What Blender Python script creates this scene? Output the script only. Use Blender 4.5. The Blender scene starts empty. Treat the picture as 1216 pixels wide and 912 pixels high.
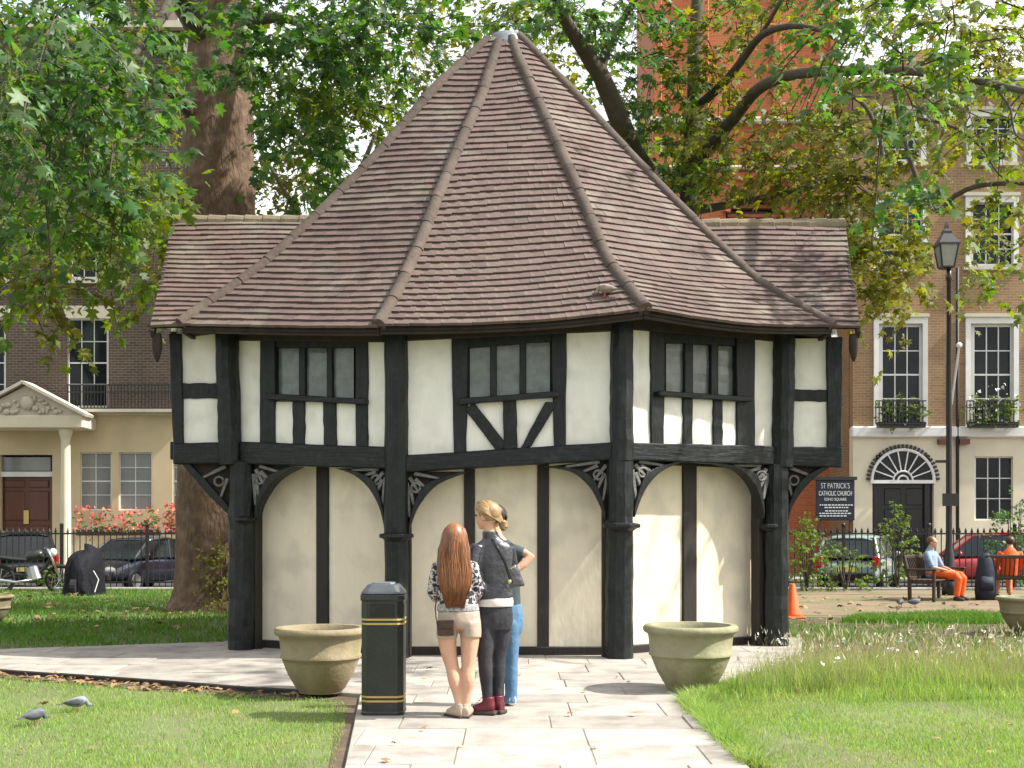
import bpy, bmesh, math, random
import numpy as np
from mathutils import Vector, Matrix

random.seed(7); RNG = np.random.default_rng(7)
SC = bpy.context.scene
COL = SC.collection
F, CX, HY, CH = 1500.0, 608.0, 624.0, 1.55      # focal length in photo pixels, centre column, horizon row, camera height

# ------------------------------------------------------------------ camera, sky, sun, exposure
cam_d = bpy.data.cameras.new('camera'); cam = bpy.data.objects.new('camera', cam_d); COL.objects.link(cam)
cam.location = (0, 0, CH); cam.rotation_euler = (math.pi/2, 0, 0)
cam_d.sensor_width = 36; cam_d.lens = 36*F/1216
cam_d.shift_y = (HY-456)/1216
cam_d.clip_start = .1; cam_d.clip_end = 2000
SC.camera = cam
SC.render.resolution_x, SC.render.resolution_y = 1024, 768

SUN_EL, SUN_AZ = math.radians(47), math.radians(97)       # azimuth clockwise from +Y (view direction)
sdir = Vector((math.sin(SUN_AZ)*math.cos(SUN_EL), math.cos(SUN_AZ)*math.cos(SUN_EL), math.sin(SUN_EL)))
wd = bpy.data.worlds.new('World'); SC.world = wd; wd.use_nodes = True
wn = wd.node_tree.nodes; wl = wd.node_tree.links
sky = wn.new('ShaderNodeTexSky'); sky.sky_type = 'NISHITA'; sky.sun_disc = False
sky.sun_elevation = SUN_EL; sky.sun_rotation = SUN_AZ; sky.air_density = 1.3; sky.dust_density = 4.0; sky.ozone_density = 1.2
bg = wn['Background']; bg.inputs['Strength'].default_value = .15
wtc = wn.new('ShaderNodeTexCoord'); wmp = wn.new('ShaderNodeMapping'); wmp.inputs['Scale'].default_value = (1, 1, 2.5)
wnz = wn.new('ShaderNodeTexNoise'); wnz.inputs['Scale'].default_value = 2.2; wnz.inputs['Detail'].default_value = 7
wmr = wn.new('ShaderNodeMapRange'); wmr.inputs[1].default_value = .32; wmr.inputs[2].default_value = .58; wmr.inputs[3].default_value = .25; wmr.inputs[4].default_value = .95
wmx = wn.new('ShaderNodeMix'); wmx.data_type = 'RGBA'; wmx.inputs[7].default_value = (4.4, 4.4, 4.4, 1)      # thin bright white cloud over the whole sky
wl.new(wtc.outputs['Generated'], wmp.inputs[0]); wl.new(wmp.outputs[0], wnz.inputs['Vector']); wl.new(wnz.outputs[0], wmr.inputs[0])
wl.new(wmr.outputs[0], wmx.inputs[0]); wl.new(sky.outputs[0], wmx.inputs[6]); wl.new(wmx.outputs[2], bg.inputs[0])
sl = bpy.data.lights.new('sun', 'SUN'); sl.energy = 3.9; sl.angle = math.radians(1.0); sl.color = (1, .965, .90)
sun = bpy.data.objects.new('sun', sl); COL.objects.link(sun); sun.rotation_euler = sdir.to_track_quat('Z', 'Y').to_euler()
sun.location = (20, -10, 30)
SC.view_settings.view_transform = 'Standard'; SC.view_settings.look = 'None'
SC.view_settings.exposure = 1.18; SC.view_settings.gamma = 1

# ------------------------------------------------------------------ helpers
def P(px, py, Y):
    return Vector(((px-CX)*Y/F, Y, CH+(HY-py)*Y/F))
def GY(py): return CH*F/(py-HY)                   # ground distance of a photo row
def G(px, py, z=0.0):
    Y = GY(py); return Vector(((px-CX)*Y/F, Y, z))

MATS = {}
def mat(name, c1, c2=None, rough=.75, scale=6.0, detail=5, bump=0, bscale=30, spec=.4, metal=0, island=0, objrand=0,
        stretch=None, c3=None, c3scale=1.2, c3amt=.5, hue=0, transl=None, coat=0, bdist=.02):
    if name in MATS: return MATS[name]
    m = bpy.data.materials.new(name); m.use_nodes = True
    N, L = m.node_tree.nodes, m.node_tree.links
    b = N['Principled BSDF']
    b.inputs['Roughness'].default_value = rough; b.inputs['Metallic'].default_value = metal
    b.inputs['Specular IOR Level'].default_value = spec
    if coat: b.inputs['Coat Weight'].default_value = coat
    tc = N.new('ShaderNodeTexCoord'); mp = N.new('ShaderNodeMapping')
    L.new(tc.outputs['Object'], mp.inputs[0])
    if stretch: mp.inputs['Scale'].default_value = stretch
    nz = N.new('ShaderNodeTexNoise'); nz.inputs['Scale'].default_value = scale; nz.inputs['Detail'].default_value = detail
    nz.inputs['Roughness'].default_value = .62
    L.new(mp.outputs[0], nz.inputs['Vector'])
    rp = N.new('ShaderNodeMapRange'); rp.inputs[1].default_value = .3; rp.inputs[2].default_value = .7
    L.new(nz.outputs[0], rp.inputs[0])
    mx = N.new('ShaderNodeMix'); mx.data_type = 'RGBA'
    mx.inputs[6].default_value = (*c1, 1); mx.inputs[7].default_value = (*(c2 or c1), 1)
    L.new(rp.outputs[0], mx.inputs[0]); out = mx.outputs[2]
    if c3:
        n3 = N.new('ShaderNodeTexNoise'); n3.inputs['Scale'].default_value = c3scale; n3.inputs['Detail'].default_value = 6
        L.new(tc.outputs['Object'], n3.inputs['Vector'])
        r3 = N.new('ShaderNodeMapRange'); r3.inputs[1].default_value = .48; r3.inputs[2].default_value = .68; r3.inputs[4].default_value = c3amt
        L.new(n3.outputs[0], r3.inputs[0])
        m3 = N.new('ShaderNodeMix'); m3.data_type = 'RGBA'; m3.inputs[7].default_value = (*c3, 1)
        L.new(r3.outputs[0], m3.inputs[0]); L.new(out, m3.inputs[6]); out = m3.outputs[2]
    if island or objrand:
        add = N.new('ShaderNodeMath'); add.operation = 'ADD'
        ge = N.new('ShaderNodeNewGeometry'); oi = N.new('ShaderNodeObjectInfo')
        L.new(ge.outputs['Random Per Island'], add.inputs[0]); L.new(oi.outputs['Random'], add.inputs[1])
        fr = N.new('ShaderNodeMath'); fr.operation = 'FRACT'; L.new(add.outputs[0], fr.inputs[0])
        hs = N.new('ShaderNodeHueSaturation'); vr = N.new('ShaderNodeMapRange')
        a = max(island, objrand); vr.inputs[3].default_value = 1-a; vr.inputs[4].default_value = 1+a
        L.new(fr.outputs[0], vr.inputs[0]); L.new(vr.outputs[0], hs.inputs['Value']); L.new(out, hs.inputs['Color'])
        if hue:
            m2 = N.new('ShaderNodeMath'); m2.operation = 'MULTIPLY'; m2.inputs[1].default_value = 7.31
            f2 = N.new('ShaderNodeMath'); f2.operation = 'FRACT'; h2 = N.new('ShaderNodeMapRange')
            h2.inputs[3].default_value = .5-hue; h2.inputs[4].default_value = .5+hue
            L.new(fr.outputs[0], m2.inputs[0]); L.new(m2.outputs[0], f2.inputs[0]); L.new(f2.outputs[0], h2.inputs[0])
            L.new(h2.outputs[0], hs.inputs['Hue'])
        out = hs.outputs[0]
    L.new(out, b.inputs['Base Color'])
    if bump:
        nb = N.new('ShaderNodeTexNoise'); nb.inputs['Scale'].default_value = bscale; nb.inputs['Detail'].default_value = 6
        L.new(mp.outputs[0], nb.inputs['Vector'])
        bp = N.new('ShaderNodeBump'); bp.inputs['Strength'].default_value = bump; bp.inputs['Distance'].default_value = bdist
        L.new(nb.outputs[0], bp.inputs['Height']); L.new(bp.outputs[0], b.inputs['Normal'])
    if transl:
        tr = N.new('ShaderNodeBsdfTranslucent'); ms = N.new('ShaderNodeMixShader')
        mt = N.new('ShaderNodeMix'); mt.data_type = 'RGBA'; mt.blend_type = 'MULTIPLY'; mt.inputs[0].default_value = 1
        L.new(out, mt.inputs[6]); mt.inputs[7].default_value = (*transl, 1)
        L.new(mt.outputs[2], tr.inputs[0]); ms.inputs[0].default_value = .42
        L.new(b.outputs[0], ms.inputs[1]); L.new(tr.outputs[0], ms.inputs[2]); L.new(ms.outputs[0], N['Material Output'].inputs[0])
    MATS[name] = m
    return m

def brick_mat(name, a, b_, mortar, sc=1.0, dirt=None):
    if name in MATS: return MATS[name]
    m = bpy.data.materials.new(name); m.use_nodes = True
    N, L = m.node_tree.nodes, m.node_tree.links; bs = N['Principled BSDF']; bs.inputs['Roughness'].default_value = .85
    tc = N.new('ShaderNodeTexCoord'); sx = N.new('ShaderNodeSeparateXYZ'); cb = N.new('ShaderNodeCombineXYZ'); ad = N.new('ShaderNodeMath')
    L.new(tc.outputs['Object'], sx.inputs[0]); L.new(sx.outputs[0], ad.inputs[0]); L.new(sx.outputs[1], ad.inputs[1])
    L.new(ad.outputs[0], cb.inputs[0]); L.new(sx.outputs[2], cb.inputs[1])
    bt = N.new('ShaderNodeTexBrick'); bt.inputs['Scale'].default_value = sc
    bt.inputs['Brick Width'].default_value = .23; bt.inputs['Row Height'].default_value = .085; bt.inputs['Mortar Size'].default_value = .009
    bt.inputs['Color1'].default_value = (*a, 1); bt.inputs['Color2'].default_value = (*b_, 1); bt.inputs['Mortar'].default_value = (*mortar, 1)
    L.new(cb.outputs[0], bt.inputs['Vector'])
    nz = N.new('ShaderNodeTexNoise'); nz.inputs['Scale'].default_value = .7; nz.inputs['Detail'].default_value = 7
    L.new(tc.outputs['Object'], nz.inputs['Vector'])
    mx = N.new('ShaderNodeMix'); mx.data_type = 'RGBA'; mx.blend_type = 'MULTIPLY'
    r = N.new('ShaderNodeMapRange'); r.inputs[1].default_value = .4; r.inputs[2].default_value = .75; r.inputs[4].default_value = .55
    L.new(nz.outputs[0], r.inputs[0]); L.new(r.outputs[0], mx.inputs[0])
    L.new(bt.outputs[0], mx.inputs[6]); mx.inputs[7].default_value = (*(dirt or (.45, .42, .4)), 1)
    L.new(mx.outputs[2], bs.inputs['Base Color'])
    bp = N.new('ShaderNodeBump'); bp.inputs['Strength'].default_value = .4; bp.inputs['Distance'].default_value = .01; bp.invert = True
    L.new(bt.outputs['Fac'], bp.inputs['Height']); L.new(bp.outputs[0], bs.inputs['Normal'])
    MATS[name] = m; return m

def root_off(parent):
    o = parent
    while o is not None and o.parent is not None: o = o.parent
    return o.location.copy() if o is not None else Vector((0, 0, 0))

def mesh_obj(name, me, parent=None):
    o = bpy.data.objects.new(name, me); COL.objects.link(o)
    if parent is not None: o.parent = parent
    return o

class MB:
    def __init__(s): s.v = []; s.f = []
    def add(s, vs, fs):
        n = len(s.v); s.v += [Vector(p) for p in vs]; s.f += [tuple(i+n for i in f) for f in fs]; return s
    def prism(s, A, B):
        n = len(A)
        s.add(list(A)+list(B), [tuple(range(n)), tuple(range(2*n-1, n-1, -1))] + [((i+1) % n, i, n+i, n+(i+1) % n) for i in range(n)])
        return s
    def box(s, x0, x1, y0, y1, z0, z1):
        return s.prism([(x0, y0, z0), (x1, y0, z0), (x1, y0, z1), (x0, y0, z1)], [(x0, y1, z0), (x1, y1, z0), (x1, y1, z1), (x0, y1, z1)])
    def bar(s, a, b, w, h, up=Vector((0, 0, 1))):
        a, b = Vector(a), Vector(b); d = (b-a).normalized(); x = d.cross(up)
        if x.length < 1e-4: x = d.cross(Vector((0, 1, 0)))
        x.normalize(); y = x.cross(d).normalized()
        q = [(-1, -1), (1, -1), (1, 1), (-1, 1)]
        return s.prism([a+x*w/2*i+y*h/2*j for i, j in q], [b+x*w/2*i+y*h/2*j for i, j in q])
    def tube(s, pts, rad, n=8, cap=True, ell=1.0, axis=None, wob=0.0):
        pts = [Vector(p) for p in pts]; rings = []; ref = Vector(axis) if axis else None
        prev = None
        for i, p in enumerate(pts):
            d = (pts[min(i+1, len(pts)-1)]-pts[max(i-1, 0)]).normalized()
            if ref is not None: x = ref-d*ref.dot(d)
            elif prev is None: x = d.orthogonal()
            else: x = prev-d*prev.dot(d)
            if x.length < 1e-5: x = d.orthogonal()
            x.normalize(); prev = x; y = d.cross(x)
            r = rad[i] if hasattr(rad, '__len__') else rad
            rx, ry = r if hasattr(r, '__len__') else (r, r*ell)
            ring = []
            for k in range(n):
                a = 2*math.pi*k/n; w = 1+(random.uniform(-wob, wob) if wob else 0)
                ring.append(p+x*rx*w*math.cos(a)+y*ry*w*math.sin(a))
            rings.append(ring)
        vs = [q for r in rings for q in r]; fs = []
        for i in range(len(rings)-1):
            for k in range(n):
                a, b = i*n+k, i*n+(k+1) % n; fs.append((a, b, b+n, a+n))
        if cap: fs += [tuple(range(n-1, -1, -1)), tuple(range((len(rings)-1)*n, len(rings)*n))]
        return s.add(vs, fs)
    def lathe(s, prof, c=(0, 0, 0), n=32, ang=0):
        c = Vector(c); vs = []; fs = []
        for r, z in prof:
            for k in range(n):
                a = 2*math.pi*k/n+ang; vs.append(c+Vector((r*math.cos(a), r*math.sin(a), z)))
        for i in range(len(prof)-1):
            for k in range(n):
                a, b = i*n+k, i*n+(k+1) % n; fs.append((a, b, b+n, a+n))
        if prof[0][0] > 1e-4: fs.append(tuple(range(n-1, -1, -1)))
        if prof[-1][0] > 1e-4: fs.append(tuple(range((len(prof)-1)*n, len(prof)*n)))
        return s.add(vs, fs)
    def ball(s, c, r, n=12, m=8):
        c = Vector(c); r = r if hasattr(r, '__len__') else (r, r, r); vs = []; fs = []
        for i in range(m+1):
            t = math.pi*i/m
            for k in range(n):
                a = 2*math.pi*k/n; vs.append(c+Vector((r[0]*math.sin(t)*math.cos(a), r[1]*math.sin(t)*math.sin(a), -r[2]*math.cos(t))))
        for i in range(m):
            for k in range(n):
                a, b = i*n+k, i*n+(k+1) % n; fs.append((a, b, b+n, a+n))
        return s.add(vs, fs)
    def build(s, name, m, parent=None, smooth=False, bevel=0, sub=0, remesh=0, kind=None, bseg=1):
        off = root_off(parent)
        me = bpy.data.meshes.new(name); me.from_pydata([v-off for v in s.v], [], s.f)
        bm = bmesh.new(); bm.from_mesh(me); bmesh.ops.remove_doubles(bm, verts=bm.verts, dist=1e-5)
        bmesh.ops.recalc_face_normals(bm, faces=bm.faces); bm.to_mesh(me); bm.free()
        if smooth: me.polygons.foreach_set('use_smooth', [True]*len(me.polygons))
        me.materials.append(m)
        o = mesh_obj(name, me, parent)
        if remesh:
            r = o.modifiers.new('remesh', 'REMESH'); r.mode = 'VOXEL'; r.voxel_size = remesh; r.use_smooth_shade = True
            sm = o.modifiers.new('smooth', 'SMOOTH'); sm.iterations = 4; sm.factor = .5
        if bevel:
            bv = o.modifiers.new('bevel', 'BEVEL'); bv.width = bevel; bv.segments = bseg; bv.limit_method = 'ANGLE'; bv.angle_limit = math.radians(40)
        if sub:
            sb = o.modifiers.new('sub', 'SUBSURF'); sb.levels = sub; sb.render_levels = sub
        if kind: o['kind'] = kind
        return o

def thing(name, label, cat, loc=(0, 0, 0), rotz=0, group=None):
    o = bpy.data.objects.new(name, None); COL.objects.link(o); o.location = loc; o.rotation_euler = (0, 0, rotz)
    o.empty_display_size = .2
    return tag(o, label, cat, group)
def tag(o, label, cat, group=None):
    o['label'] = label; o['category'] = cat
    if group: o['group'] = group
    return o
def struct(o): o['kind'] = 'structure'; return o
def dup(root, loc, rotz=0, label=None, scale=None):
    r = root.copy(); COL.objects.link(r); r.location = loc; r.rotation_euler = (0, 0, rotz)
    if label: r['label'] = label
    if scale: r.scale = scale
    for ch in list(root.children):
        c = ch.copy(); COL.objects.link(c); c.parent = r
        for g in list(ch.children):
            d = g.copy(); COL.objects.link(d); d.parent = c
    return r

def np_mesh(name, verts, loops, starts, totals, m, parent=None, kind=None, smooth=False):
    off = root_off(parent)
    me = bpy.data.meshes.new(name); verts = verts - np.array(off)
    me.vertices.add(len(verts)); me.vertices.foreach_set('co', verts.astype(np.float32).ravel())
    me.loops.add(len(loops)); me.loops.foreach_set('vertex_index', loops.astype(np.int32))
    me.polygons.add(len(starts)); me.polygons.foreach_set('loop_start', starts.astype(np.int32))
    if smooth: me.polygons.foreach_set('use_smooth', np.ones(len(starts), bool))
    me.update(calc_edges=True); me.validate(); me.materials.append(m)
    o = mesh_obj(name, me, parent)
    if kind: o['kind'] = kind
    return o

# ------------------------------------------------------------------ materials
M = {}
M['black_paint'] = mat('black_paint', (.003, .0045, .0045), (.011, .0145, .014), rough=.46, scale=9, bump=.5, bscale=18, bdist=.02, spec=.3, stretch=(1.6, 1.6, .25), c3=(.05, .055, .052), c3scale=16, c3amt=.16)
M['black_beam'] = mat('black_beam', (.003, .0045, .005), (.011, .0145, .015), rough=.46, scale=9, bump=.5, bscale=18, bdist=.02, spec=.3, stretch=(.25, .25, 1.6), c3=(.05, .055, .052), c3scale=16, c3amt=.2)
M['brown_timber'] = mat('brown_timber', (.010, .008, .006), (.022, .017, .013), rough=.6, scale=8, bump=.5, bscale=25, stretch=(1, 1, .2))
M['soffit'] = mat('soffit', (.018, .012, .009), (.04, .028, .02), rough=.8, scale=6)
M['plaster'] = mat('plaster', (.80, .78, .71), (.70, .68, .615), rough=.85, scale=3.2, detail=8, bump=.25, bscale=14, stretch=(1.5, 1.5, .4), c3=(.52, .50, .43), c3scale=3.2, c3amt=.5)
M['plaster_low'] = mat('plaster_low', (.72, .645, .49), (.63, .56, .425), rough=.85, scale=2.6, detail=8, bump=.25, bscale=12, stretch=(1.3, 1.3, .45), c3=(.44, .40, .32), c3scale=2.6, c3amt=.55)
M['old_glass'] = mat('old_glass', (.07, .085, .08), (.16, .18, .165), rough=.22, scale=7, bump=.2, bscale=5, spec=.6)
M['tile'] = mat('tile', (.136, .092, .079), (.100, .070, .062), rough=.78, scale=4, bump=.3, bscale=30, island=.15, hue=.012, c3=(.19, .165, .135), c3scale=1.7, c3amt=.6)
M['hip'] = mat('hip', (.098, .070, .056), (.068, .051, .042), rough=.88, scale=6, bump=.5, bscale=22, objrand=.12, c3=(.13, .112, .085), c3scale=4, c3amt=.5)
M['ridge'] = mat('ridge', (.19, .155, .10), (.14, .11, .075), rough=.85, scale=6, bump=.4, bscale=22, objrand=.15, c3=(.24, .21, .13), c3scale=4, c3amt=.6)
M['lead'] = mat('lead', (.13, .145, .16), (.20, .22, .24), rough=.5, scale=8, metal=.3)
M['stone_slab'] = mat('stone_slab', (.37, .340, .30), (.29, .265, .23), rough=.85, scale=3.6, detail=9, bump=.3, bscale=22, objrand=.15, hue=.008, c3=(.17, .15, .13), c3scale=3.2, c3amt=.6)
M['mortar'] = mat('mortar', (.22, .19, .15), (.3, .26, .21), rough=.95, scale=20)
M['ground'] = mat('ground', (.11, .15, .045), (.14, .145, .07), rough=.95, scale=2.2, bump=.5, bscale=30, c3=(.10, .075, .05), c3scale=.5, c3amt=.7)
M['soil'] = mat('soil', (.06, .04, .027), (.12, .085, .055), rough=.95, scale=6, bump=.9, bscale=18, c3=(.17, .13, .085), c3scale=3, c3amt=.5)
M['sand'] = mat('sand', (.22, .165, .10), (.155, .12, .075), rough=.95, scale=1.5, bump=.4, bscale=30, c3=(.09, .11, .035), c3scale=.7, c3amt=.85)
M['asphalt'] = mat('asphalt', (.045, .045, .047), (.065, .065, .066), rough=.9, scale=10, bump=.3)
M['kerb'] = mat('kerb', (.32, .30, .27), (.24, .22, .2), rough=.85, scale=5)
M['planter'] = mat('planter', (.28, .232, .145), (.20, .162, .095), rough=.85, scale=5, bump=.35, bscale=25, c3=(.16, .145, .06), c3scale=2.2, c3amt=.65)
M['planter_b'] = mat('planter_b', (.285, .27, .17), (.20, .19, .105), rough=.85, scale=4, bump=.35, bscale=25, c3=(.15, .155, .055), c3scale=2.0, c3amt=.7)
M['bark'] = mat('bark', (.135, .082, .05), (.07, .044, .028), rough=.9, scale=3.6, bump=1.0, bscale=8, bdist=.05, stretch=(2.4, 2.4, .8), c3=(.20, .135, .085), c3scale=4.5, c3amt=.7)
M['bark_dark'] = mat('bark_dark', (.045, .036, .026), (.085, .066, .046), rough=.9, scale=5, bump=.8, bscale=12, c3=(.07, .085, .03), c3scale=2.2, c3amt=.5)
M['leaf_dark'] = mat('leaf_dark', (.040, .094, .030), (.064, .125, .034), rough=.45, scale=1.2, island=.45, hue=.03, transl=(2.1, 2.3, .5), spec=.35)
M['leaf_mid'] = mat('leaf_mid', (.075, .125, .020), (.11, .155, .024), rough=.5, scale=.8, island=.42, hue=.03, transl=(2.3, 2.3, .45), spec=.3)
M['leaf_yel'] = mat('leaf_yel', (.10, .125, .018), (.15, .15, .022), rough=.55, scale=.8, island=.35, hue=.025, transl=(2.3, 2.1, .5), spec=.3)
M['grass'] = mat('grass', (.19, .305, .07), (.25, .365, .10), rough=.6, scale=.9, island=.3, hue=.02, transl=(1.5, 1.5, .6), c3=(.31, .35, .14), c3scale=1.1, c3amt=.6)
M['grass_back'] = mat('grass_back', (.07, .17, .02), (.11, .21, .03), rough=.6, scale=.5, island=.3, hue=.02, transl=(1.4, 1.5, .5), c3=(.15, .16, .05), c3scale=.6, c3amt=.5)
M['straw'] = mat('straw', (.26, .25, .11), (.36, .33, .18), rough=.7, scale=2, island=.3, transl=(1.3, 1.3, 1))
M['seed'] = mat('seed', (.46, .43, .28), (.55, .5, .36), rough=.8, island=.2, transl=(1.2, 1.2, 1))
M['deadleaf'] = mat('deadleaf', (.17, .10, .045), (.28, .19, .085), rough=.8, scale=3, island=.4, hue=.02)
M['white_petal'] = mat('white_petal', (.72, .70, .64), (.6, .6, .5), rough=.7, island=.15)
M['iron'] = mat('iron', (.008, .008, .009), (.016, .016, .017), rough=.4, spec=.5)
M['white'] = mat('white', (.72, .72, .70), (.62, .62, .6), rough=.6, scale=3)
M['cream'] = mat('cream', (.63, .52, .33), (.55, .45, .28), rough=.8, scale=1.0, bump=.1, c3=(.45, .37, .25), c3scale=.5, c3amt=.5)
M['cream_pale'] = mat('cream_pale', (.68, .62, .46), (.6, .54, .4), rough=.8, scale=1.0, c3=(.5, .46, .36), c3scale=.5, c3amt=.4)
M['stone_trim'] = mat('stone_trim', (.56, .51, .42), (.46, .42, .34), rough=.8, scale=2)
M['glass'] = mat('glass', (.006, .008, .009), (.022, .026, .028), rough=.06, scale=1.1, spec=.22)
M['glass_pale'] = mat('glass_pale', (.26, .27, .26), (.17, .18, .18), rough=.15, scale=.8, spec=.6)
M['door_red'] = mat('door_red', (.12, .035, .018), (.085, .025, .014), rough=.35, scale=3, stretch=(3, 3, .5), spec=.5)
M['door_black'] = mat('door_black', (.010, .010, .011), (.016, .016, .017), rough=.3)
M['brass'] = mat('brass', (.55, .42, .16), rough=.35, metal=.8)
M['brick_dark'] = brick_mat('brick_dark', (.085, .056, .04), (.055, .038, .028), (.15, .125, .10))
M['brick_tan'] = brick_mat('brick_tan', (.31, .185, .09), (.235, .14, .07), (.34, .26, .17), dirt=(.6, .55, .5))
M['brick_red'] = brick_mat('brick_red', (.47, .130, .042), (.37, .095, .034), (.42, .18, .10), dirt=(.7, .62, .58))
M['slate'] = mat('slate', (.07, .072, .08), (.1, .1, .11), rough=.6, scale=4)

HUT = [Vector((-.05, 17.2, 0))]
# ================================================================== THE SETTING: ground, paving, road
def poly_obj(name, pts, z, m, thick=.0):
    mb = MB()
    if thick: mb.prism([(x, y, z) for x, y in pts], [(x, y, z-thick) for x, y in pts])
    else: mb.add([(x, y, z) for x, y in pts], [tuple(range(len(pts)))])
    return struct(mb.build(name, m))
mb = MB(); mb.add([(-600, -60, 0), (600, -60, 0), (600, 30.4, 0), (-600, 30.4, 0)], [(0, 1, 2, 3)])
struct(mb.build('ground', M['ground']))
mb = MB(); mb.add([(-600, 30.4, -.22), (600, 30.4, -.22), (600, 900, -.22), (-600, 900, -.22)], [(0, 1, 2, 3)])
struct(mb.build('road', M['asphalt']))
mb = MB(); mb.box(-120, 120, 30.35, 30.75, -.24, .05); struct(mb.build('park_kerb', M['kerb'], bevel=.02))
mb = MB(); mb.box(-120, 120, 38.4, 60, -.24, -.08); struct(mb.build('pavement', M['kerb']))

def clip_poly(sub, clip):
    out = list(sub)
    for i in range(len(clip)):
        a, b = clip[i], clip[(i+1) % len(clip)]; inp = out; out = []
        if not inp: break
        def ins(p): return (b[0]-a[0])*(p[1]-a[1])-(b[1]-a[1])*(p[0]-a[0]) >= 0
        for j in range(len(inp)):
            p, q = inp[j-1], inp[j]
            ip, iq = ins(p), ins(q)
            if ip != iq:
                den = (b[0]-a[0])*(q[1]-p[1])-(b[1]-a[1])*(q[0]-p[0])
                t = ((b[0]-a[0])*(a[1]-p[1])-(b[1]-a[1])*(a[0]-p[0]))/den
                out.append((p[0]+(q[0]-p[0])*t, p[1]+(q[1]-p[1])*t))
            if iq: out.append(q)
    return out
def area(p): return abs(sum(p[i-1][0]*p[i][1]-p[i][0]*p[i-1][1] for i in range(len(p))))/2

REG_PATH = [(-.78, 5.0), (1.5, 5.0), (1.47, 11.3), (-1.36, 11.3)]
REG_PATIO = [(-7.6, 14.3), (-2.33, 11.74), (-1.25, 11.3), (1.47, 11.3), (2.9, 12.7), (3.9, 17.0), (-2.6, 17.0), (-7.6, 14.85)]
pv = poly_obj('paving', REG_PATIO, .031, M['mortar'])
pv2 = poly_obj('garden_path', REG_PATH, .031, M['mortar'])
def lay(reg, parent, y0, y1, x0, x1, rng):
    y = y0
    while y < y1:
        h = rng.uniform(.5, .82); x = x0+rng.uniform(-.6, 0)
        while x < x1:
            w = rng.uniform(.55, 1.15); g = rng.uniform(.003, .007)
            q = clip_poly([(x+g, y+g), (x+w-g, y+g+rng.uniform(0, .006)), (x+w-g, y+h-g), (x+g, y+h-g)], reg)
            if len(q) > 2 and area(q) > .03:
                z = .040+rng.uniform(-.004, .004); tx, ty = rng.uniform(-.004, .004), rng.uniform(-.003, .003)
                mb = MB(); mb.prism([(a, b, z+(a-x)*tx+(b-y)*ty) for a, b in q], [(a, b, .0) for a, b in q])
                mb.build('flagstone', M['stone_slab'], parent, bevel=.006)
            x += w
        y += h
rr = random.Random(3)
lay(REG_PATH, pv2, 5.0, 11.3, -1.3, 1.6, rr)
lay(REG_PATIO, pv, 11.3, 17.0, -7.7, 4.0, rr)
# bare soil strip along the left path edge, sandy path and bare earth at the right
poly_obj('soil_border', [(-7.8, 14.1), (-7.8, 14.42), (-2.33, 11.80), (-1.38, 11.33), (-1.14, 9.0), (-1.04, 8.0), (-1.16, 8.0), (-1.27, 9.0), (-1.56, 11.1), (-2.6, 11.45)], .006, M['soil'])
mb = MB(); pe = [Vector(p) for p in ((-7.8, 14.36, .0), (-6.2, 13.59, 0), (-4.6, 12.82, 0), (-3.2, 12.13, 0), (-2.33, 11.70, 0), (-1.9, 11.50, 0))]
for p_, q_ in zip(pe[:-1], pe[1:]): mb.bar(p_+Vector((0, 0, .026)), q_+Vector((0, 0, .026+random.uniform(-.006, .004))), .05, .055)
struct(mb.build('path_edging', M['brown_timber'], bevel=.008))
poly_obj('bare_earth', [(3.0, 13.3), (9.5, 13.6), (15, 16.5), (15, 21.0), (4.0, 21.4), (3.3, 17.2)], .004, M['soil'])
poly_obj('sandy_path', [(3.5, 21.8), (22, 20.8), (24, 30), (4.5, 30.2)], .005, M['sand'])

# ================================================================== THE HUT
hut = thing('market_hut', 'octagonal half-timbered garden hut with steep brown tiled roof and arched black timbers', 'hut', (-.05, 17.2, 0))
PL2, PL1, PR1, PR2 = Vector((-3.32, 15.4, 0)), Vector((-1.33, 14.44, 0)), Vector((1.25, 14.44, 0)), Vector((3.38, 16.0, 0))
CAM = Vector((0, 0, CH))
class Face:
    def __init__(s, A, B):
        s.p = A; d = (B-A).normalized(); s.d = d; s.n = Vector((d.y, -d.x, 0))
    def at(s, px, py, off=0):
        r = Vector(((px-CX)/F, 1, (HY-py)/F)); q = s.p+s.n*off
        return CAM+r*((q-CAM).dot(s.n)/r.dot(s.n))
    def atz(s, px, z, off=0):
        p = s.at(px, HY, off); p.z = z; return p
FL, FF, FR = Face(PL2, PL1), Face(PL1, PR1), Face(PR1, PR2)
WL, WR = Face(Vector((-5, 15.4, 0)), PL2), Face(PR2, Vector((5, 16.0, 0)))

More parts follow.
